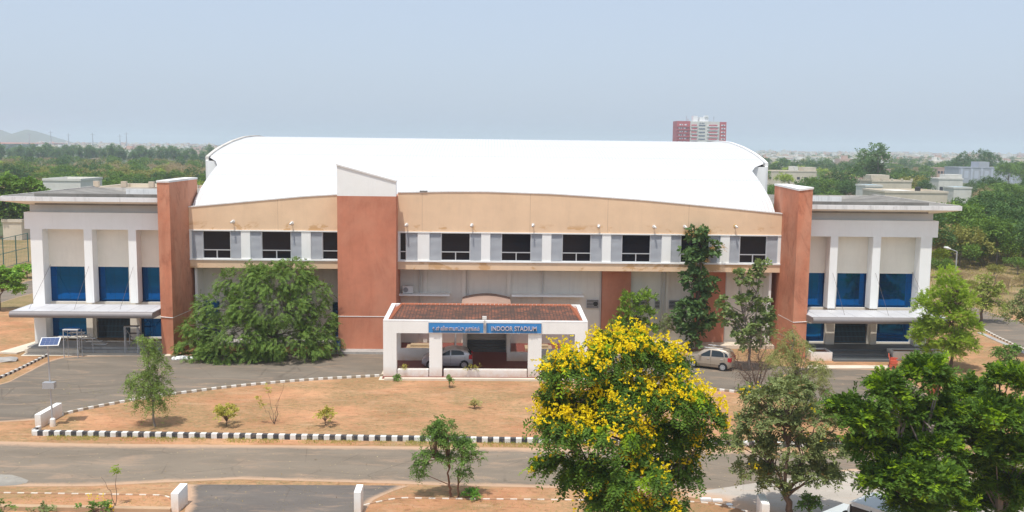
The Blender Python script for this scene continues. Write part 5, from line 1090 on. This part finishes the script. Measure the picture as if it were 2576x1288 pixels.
def far_mass(name, label, px0, px1, d0, d1, stepd, stepx, w, smin, smax, seed, sub=.45):
    rng = np.random.default_rng(seed); parts_ = {k: [] for k in kinds}; d = d0
    while d < d1:
        sx = stepx*(d/d0)**.5; nx = (px1-px0)/F*d/sx
        for i in range(int(nx)+1):
            px = px0+(i+rng.random())*sx*F/d; dd = d+rng.uniform(-.5, .5)*stepd; k = kinds[rng.choice(6, p=w)]; v = protos[k][rng.integers(2)][0].reshape(-1, 4, 3); v = v[rng.random(len(v)) < sub]
            a = rng.uniform(0, 6.28); s = rng.uniform(smin, smax)
            if hides(px, dd, s): continue
            Rz = np.array([[math.cos(a), -math.sin(a), 0], [math.sin(a), math.cos(a), 0], [0, 0, 1]]); cen = v.mean(1, keepdims=True); v = cen+(v-cen)*(1.35 if sub > .4 else 1.9)
            parts_[k].append((v.reshape(-1, 3) @ Rz.T)*s+np.array([px2w(px, dd), dd-77, 0]))
        d += stepd*(d/d0)
    vs = []; mi = []; ms = [protos[k][0][2] for k in kinds]
    for i, k in enumerate(kinds):
        if parts_[k]: a = np.concatenate(parts_[k]); vs.append(a); mi.append(np.full(len(a)//4, i))
    v = np.concatenate(vs); n = len(v)//4; me = bpy.data.meshes.new(name); me.vertices.add(n*4); me.vertices.foreach_set('co', v.ravel()); me.loops.add(n*4); me.loops.foreach_set('vertex_index', np.arange(n*4, dtype=np.int32))
    me.polygons.add(n); me.polygons.foreach_set('loop_start', np.arange(0, n*4, 4, dtype=np.int32)); me.polygons.foreach_set('loop_total', np.full(n, 4, dtype=np.int32))
    for m in ms: me.materials.append(m)
    me.polygons.foreach_set('material_index', np.concatenate(mi).astype(np.int32)); me.update(calc_edges=True); o = bpy.data.objects.new(name, me); COL.objects.link(o); return tag(o, label, 'woodland', kind='stuff')
far_mass('woodland', 'scrub woodland stretching to the eucalyptus belt at left', -40, 580, 330, 640, 17, 9.5, [.2, .32, .06, .34, .08, 0], .8, 1.05, 3)
far_mass('woodland', 'mixed woodland between the houses at right', 1900, 2660, 330, 800, 20, 11, [.36, .12, .14, .1, .28, 0], .8, 1.2, 4)
far_mass('undergrowth', 'low bushes between the trunks of the wood at left', -40, 500, 236, 340, 9, 5, [.4, .3, .1, .2, 0, 0], .35, .55, 13)
far_mass('undergrowth', 'low bushes between the trunks of the wood at right', 2320, 2660, 134, 330, 8, 4.5, [.45, .25, .1, .1, .1, 0], .35, .6, 14)
far_mass('distant_woodland', 'hazy distant woodland up to the horizon', -60, 620, 860, 3600, 60, 20, [.35, .2, 0, 0, .45, 0], .9, 1.3, 5, .12)
far_mass('distant_woodland', 'hazy distant woodland up to the horizon', 1880, 2680, 820, 3600, 60, 20, [.35, .2, 0, 0, .45, 0], .9, 1.3, 6, .12)
for k in range(62):
    px = -30+k*9.7+rngb.uniform(-4, 4); d = rngb.uniform(650, 760)
    place_tree('tall', px2w(px, d), d-77, rngb.uniform(.75, 1.2)*(1.15 if k in (39, 40, 52) else 1), rngb, 'in the tree belt before the far town', 'eucalyptus belt trees', 'eucalyptus_tree')
for i, (px, y) in enumerate(((2370, 668), (2420, 720), (2460, 665), (2500, 700), (2535, 740), (2560, 690), (2440, 740), (2510, 760), (2360, 700), (2575, 720))):
    q_ = G(px, y); place_tree(('olive', 'brown', 'green')[i % 3], q_[0], q_[1], rngb.uniform(.22, .4), rngb, 'no taller than a bush in the dry field at right', 'low bushes in the dry field', 'field_bush')
for px, d, s, kd_, lb in ((2215, 330, 1.5, 'tall', 'tall wispy tree rising above the cream houses at right'), (2190, 345, 1.35, 'tall', 'slightly shorter wispy tree left of the tallest one'), (2135, 300, 1.25, 'dark', 'dark dense tree left of the cream house with crenellations'),
                       (2440, 560, 1.9, 'dark', 'umbrella shaped dark tree behind the long grey building'), (2550, 430, 1.55, 'green', 'tall green tree at the right frame edge on the skyline'), (2585, 440, 1.6, 'green', 'second tall skyline tree cut by the right frame edge'), (2480, 600, 1.8, 'dark', 'dark tree behind the tower of the grey building'),
                       (1990, 400, 1.1, 'lime', 'yellowish tree just right of the white roof end'), (2040, 480, 1.35, 'lime', 'yellowish tree line clump right of the white roof')):
    o = place_tree(kd_, px2w(px, d), d-77, s, rngb, '', 'x', 'skyline_tree'); o['label'] = lb; del o['group']

# ------------------------------------------------------------------ background buildings
m_bw = plaster('far_white_wall', (.7, .68, .62), (.4, .36, .3), .3, .2, .06); m_bc = plaster('far_cream_wall', (.66, .58, .46), (.38, .32, .25), .3, .2, .06); m_bg = plaster('far_grey_wall', (.42, .44, .48), (.3, .3, .32), .2, .2, .05)
m_broof = plain('blue_tin_roof', (.2, .45, .62), .5); m_win = plain('far_window_dark', (.05, .055, .07), .3); m_redb = plain('crimson_wall', (.5, .09, .1), .8, 0, .05); m_pink = plaster('far_pink_wall', (.6, .42, .34), (.35, .25, .2), .3, .2, .05)
def far_building(name, label, x0, x1, ytop, d, depth, mat, roofm=None, wins=None, extra=None, merlon=0, rot=0, cat='house'):
    zt_ = CAM[2]-(ytop-HZ((x0+x1)/2))*d/F; X0, X1 = px2w(x0, d), px2w(x1, d); Y0 = d-77; t = thing(name, label, cat, ((X0+X1)/2, Y0, 0))
    w = MB().box(X0, X1, Y0, Y0+depth, 0, zt_).build('wall', mat, t)
    rp = MB().box(X0-.15, X1+.15, Y0-.15, Y0+.25, zt_, zt_+.5).box(X0-.15, X1+.15, Y0+depth-.25, Y0+depth+.15, zt_, zt_+.5).box(X0-.15, X0+.25, Y0+.25, Y0+depth-.25, zt_, zt_+.5).box(X1-.25, X1+.15, Y0+.25, Y0+depth-.25, zt_, zt_+.5)
    rp.build('parapet', mat, t)
    if roofm: MB().box(X0+.25, X1-.25, Y0+.25, Y0+depth-.25, zt_, zt_+.3).build('roof', roofm, t)
    if merlon:
        n = max(2, int((X1-X0)/merlon))
        for i in range(n+1): x = X0+(X1-X0)*i/n; MB().box(x-.3, x+.3, Y0-.18, Y0+.3, zt_+.5, zt_+1.15).build('merlon', mat, t)
    if wins:
        n, zf, ww, wh = wins
        for i in range(n): x = X0+(X1-X0)*(i+.5)/n; MB().box(x-ww/2, x+ww/2, Y0-.04, Y0+.02, zt_-zf, zt_-zf+wh).build('window', m_win, t)
    if extra:
        for a, b, dz, mt in extra: xa, xb = px2w(a, d), px2w(b, d); MB().box(xa, xb, Y0+.8, Y0+depth*.6, zt_, zt_+dz).build('rooftop_room', mt, t)
    return t
far_building('grey_hall', 'pale grey low block with wall pipes behind the left wing', 124, 216, 453, 217, 12, m_bw, extra=None)
for x in (.25, .5, .75):
    pass
far_building('beige_block', 'beige low block with merlons behind the left pylon', 255, 391, 479, 112, 10, m_bc, merlon=3.2)
far_building('brick_roof_block', 'low beige and brown roofed block between left pylon and white vault', 440, 502, 482, 150, 14, m_bc, plain('brown_roof', (.35, .2, .14), .9), merlon=4)
far_building('small_house', 'small beige house seen under the shade tree at left', 20, 66, 556, 160, 6, m_bc)
far_building('cream_house', 'long cream house low behind the right end of the vault', 1930, 2058, 432, 447, 14, m_bc, merlon=0, extra=[(2026, 2058, 2.2, m_bc), (2000, 2012, 2.5, m_bw)], wins=(7, 3.6, 1.4, 1.2))
far_building('cream_house', 'cream house with a row of small square windows and merlons', 2200, 2302, 458, 305, 12, m_bc, merlon=2.6, wins=(9, 3.4, .7, .7), extra=[(2200, 2247, 2.2, m_bc)])
far_building('cream_house', 'cream house with rooftop merlons left of the windowed one', 2140, 2200, 452, 335, 12, m_pink, merlon=2.2, wins=(3, 4, 1, 1.2))
far_building('blue_roofed_house', 'small white house with blue tin roof behind the right wing', 2185, 2228, 470, 262, 7, m_bw, m_broof, wins=(2, 3, .8, 1))
far_building('flat_cream_house', 'long flat cream building just behind the right roof', 2235, 2396, 486, 232, 14, m_bc, extra=[(2262, 2310, .5, m_bw)])
tk = px2w(2346, 236); t = thing('water_tank', 'black round water tank on the flat cream roof', 'water tank', (tk, 165, 6)); MB().tube([(tk, 165, 5.8), (tk, 165, 7.2), (tk, 165, 7.5)], [.7, .7, .3], 14).build('tank', m_black, t)
far_building('flat_roofed_house', 'white house with deep roof slab at right', 2371, 2433, 452, 350, 9, m_bw, extra=[(2390, 2433, 1.9, m_bw)], wins=(4, 4.2, 1.3, 1.5))
far_building('blue_roofed_house', 'pale house with blue roof half hidden in trees at right', 2411, 2457, 475, 300, 7, m_bw, m_broof)
far_building('pink_house', 'pinkish house between trees below the horizon at right', 2209, 2246, 427, 550, 9, m_pink, wins=(4, 3, 1.4, 1.5))
far_building('pink_house', 'small salmon house left of the long grey building', 2366, 2389, 424, 560, 9, m_pink, wins=(3, 3, 1.3, 1.5))
gb = far_building('grey_office', 'long grey blue office block with vertical fins at the right', 2421, 2640, 424, 500, 16, m_bg, extra=[(2474, 2500, 3.4, m_bg)])
for i in range(9): x = px2w(2430+i*26, 499); MB().box(x-.5, x+.5, 500-77-.5, 500-77, 0, 7.6).box(x+1.6, x+3.8, 500-77-.06, 500-77, 2.5, 6.4).build('fin', plain('fin_grey', (.5, .53, .6), .7) if i == 0 else bpy.data.materials['fin_grey'], gb)
# crimson and white tower
D_ = 895; X0, X1 = px2w(1700, D_), px2w(1825, D_); Y0 = D_-77; FH = 3.2; NF = 13; t = thing('apartment_tower', 'crimson and white apartment tower rising behind the roof', 'tower', ((X0+X1)/2, Y0, 0)); H_ = 41.8; w_ = X1-X0
xa, xb = X0+w_*.265, X0+w_*.855
MB().box(X0, xa, Y0, Y0+20, 0, H_).build('crimson_wing', m_redb, t); MB().box(xb, X1, Y0+1, Y0+20, 0, H_-.4).build('crimson_wing', m_redb, t); MB().box(xa, xb, Y0-.8, Y0+20, 0, H_-.2).build('white_core', m_bw, t)
m_whf = plain('tower_white', (.8, .8, .8), .7); m_shade = plain('tower_glass', (.14, .16, .22), .3)
MB().box(xa+w_*.07, xa+w_*.16, Y0+3, Y0+10, H_-.2, H_+5).box(xa+w_*.2, xa+w_*.38, Y0+3, Y0+12, H_-.2, H_+4).box(xa+w_*.3, xa+w_*.37, Y0+2, Y0+8, H_+4, H_+5.6).build('rooftop_room', m_whf, t)
MB().tube([(xa-w_*.06, Y0+4, H_), (xa-w_*.06, Y0+4, H_+5)], .25, 5).tube([(xa-w_*.03, Y0+4, H_), (xa-w_*.03, Y0+4, H_+2.4)], .4, 5).tube([(xb-w_*.1, Y0+4, H_), (xb-w_*.1, Y0+4, H_+4.6)], .35, 5).build('mast', m_bg, t)
MB().box(X0+w_*.45, X0+w_*.47, Y0-.9, Y0-.8, H_-2.6, H_-1.2).box(X0+w_*.485, X0+w_*.55, Y0-.9, Y0-.8, H_-2.2, H_-1.5).build('lettering', m_shade, t)
for k in range(NF):
    z = H_-4.0-k*FH*1.0
    if z < 0: break
    o = (k % 2)*.8
    MB().box(X0-.3-o*.5, xa-.6+o, Y0-1.1, Y0-.01, z-1.2, z-.3).build('balcony', m_redb, t)
    for a, b in ((.05, .12), (.15, .2)): MB().box(X0+w_*a-o, X0+w_*b-o, Y0-.2, Y0-.02, z, z+1.2).build('window', m_whf, t)
    MB().box(X0+w_*.08-o, X0+w_*.1-o, Y0-.25, Y0-.21, z+.1, z+1).box(X0+w_*.19-o, X0+w_*.21-o, Y0-.25, Y0-.05, z+.1, z+1).build('window_pane', m_shade, t)
    for a, b, c_, d2 in ((.02, .13, .01, .15), (.37, .54, .34, .57)):
        bo = MB().box(xa+w_*a+o, xa+w_*b+o*.5, Y0-1.6, Y0-.82, z-.5, z+.8).build('balcony', m_redb, t)
        MB().box(xa+w_*c_, xa+w_*d2, Y0-1.8, Y0-.82, z-1.1, z-.5).build('balcony_slab', m_whf, bo)
    MB().box(xa+w_*.17, xa+w_*.3, Y0-1.0, Y0-.81, z-.3, z+.7).build('window_strip', m_shade, t)
    MB().box(xb+w_*.04+o*.3, xb+w_*.12+o*.3, Y0+.8, Y0+.99, z-.1, z+1.1).build('window', m_whf, t); MB().box(xb+w_*.07, xb+w_*.1, Y0+.7, Y0+.79, z, z+.9).build('window_pane', m_shade, t)
# distant town specks and pylons, hill
def town(name, label, px0, px1, d0, d1, n, seed):
    rng = np.random.default_rng(seed); mb = MB()
    for i in range(n):
        d = rng.uniform(d0**.5, d1**.5)**2; px = rng.uniform(px0, px1); x = px2w(px, d); y = d-77; w = rng.uniform(6, 22); h = rng.uniform(5, 10)*(.6+d/3600); mb.m = int(rng.integers(0, 3)); mb.box(x, x+w, y, y+rng.uniform(8, 16), 0, h)
        if rng.random() < .4: mb.box(x+w*.2, x+w*.5, y+1, y+6, h, h+3)
    o = mb.build(name, [m_bw, m_bc, m_pink]); return tag(o, label, 'town', kind='stuff')
town('distant_town', 'pale hazy houses of the town along the left horizon', 100, 540, 900, 3400, 520, 8); town('distant_town', 'pale hazy houses of the town along the right horizon', 1900, 2640, 900, 3400, 560, 9)
for px, ztp in ((95, 30), (148, 34), (191, 30), (250, 31), (317, 29), (333, 33)):
    x = px2w(px, 1700); t = tag(MB().tube([(x, 1623, 0), (x, 1623, ztp)], [1.2, .5], 4).bar((x-4, 1623, ztp-3), (x+4, 1623, ztp-3), .5).build('power_mast', m_bg), 'thin faint power mast on the left skyline', 'mast', 'faint power masts on the left skyline')
hill = MB(); n = 60; prof_h = [0]*n
xsH = np.linspace(px2w(-160, 3800), px2w(170, 3800), n); rg = np.random.default_rng(3)
hp = np.interp(np.linspace(-160, 170, n), [-160, -60, -10, 10, 35, 60, 85, 105, 130, 170], [10, 45, 40, 22, 20, 38, 36, 20, 10, 0])*3800/2400+rg.normal(size=n)*1.3
rows = []
for j, (f_, yy) in enumerate(((0, 3500), (.55, 3640), (1, 3800), (.5, 4000), (0, 4200))):
    for i in range(n): hill.v.append((xsH[i], yy, max(-1, hp[i]*f_+(rg.normal()*1.5 if 0 < f_ < 1 else 0)+(0 if f_ else -1))))
for j in range(4):
    for i in range(n-1): hill.f.append((j*n+i, j*n+i+1, (j+1)*n+i+1, (j+1)*n+i)); hill.mi.append(0)
hill.build('hill', m_far, kind='structure', smooth=True)
sheet('bare_red_ground', [(px2w(-60, 1500), 1300), (px2w(115, 1500), 1300), (px2w(215, 2300), 2250), (px2w(-60, 2300), 2250)], 11.5, plain('bare_red_earth', (.42, .16, .1), .95))

# ------------------------------------------------------------------ haze
hz_ = MB().box(-5200, 5200, -200, 9200, -1.2, 75).build('haze', bpy.data.materials.new('haze_air')); hz_['kind'] = 'stuff'; tag(hz_, 'pale blue grey haze over the far land', 'haze')
hm = hz_.data.materials[0]; hm.use_nodes = True; nt = hm.node_tree; nt.nodes.remove(nt.nodes['Principled BSDF'])
pvn = nt.nodes.new('ShaderNodeVolumePrincipled'); pvn.inputs['Color'].default_value = (.8, .9, 1, 1); pvn.inputs['Density'].default_value = .00027; pvn.inputs['Anisotropy'].default_value = 0.0
nt.links.new(pvn.outputs[0], nt.nodes['Material Output'].inputs['Volume']); hm.cycles.homogeneous_volume = True if hasattr(hm.cycles, 'homogeneous_volume') else None
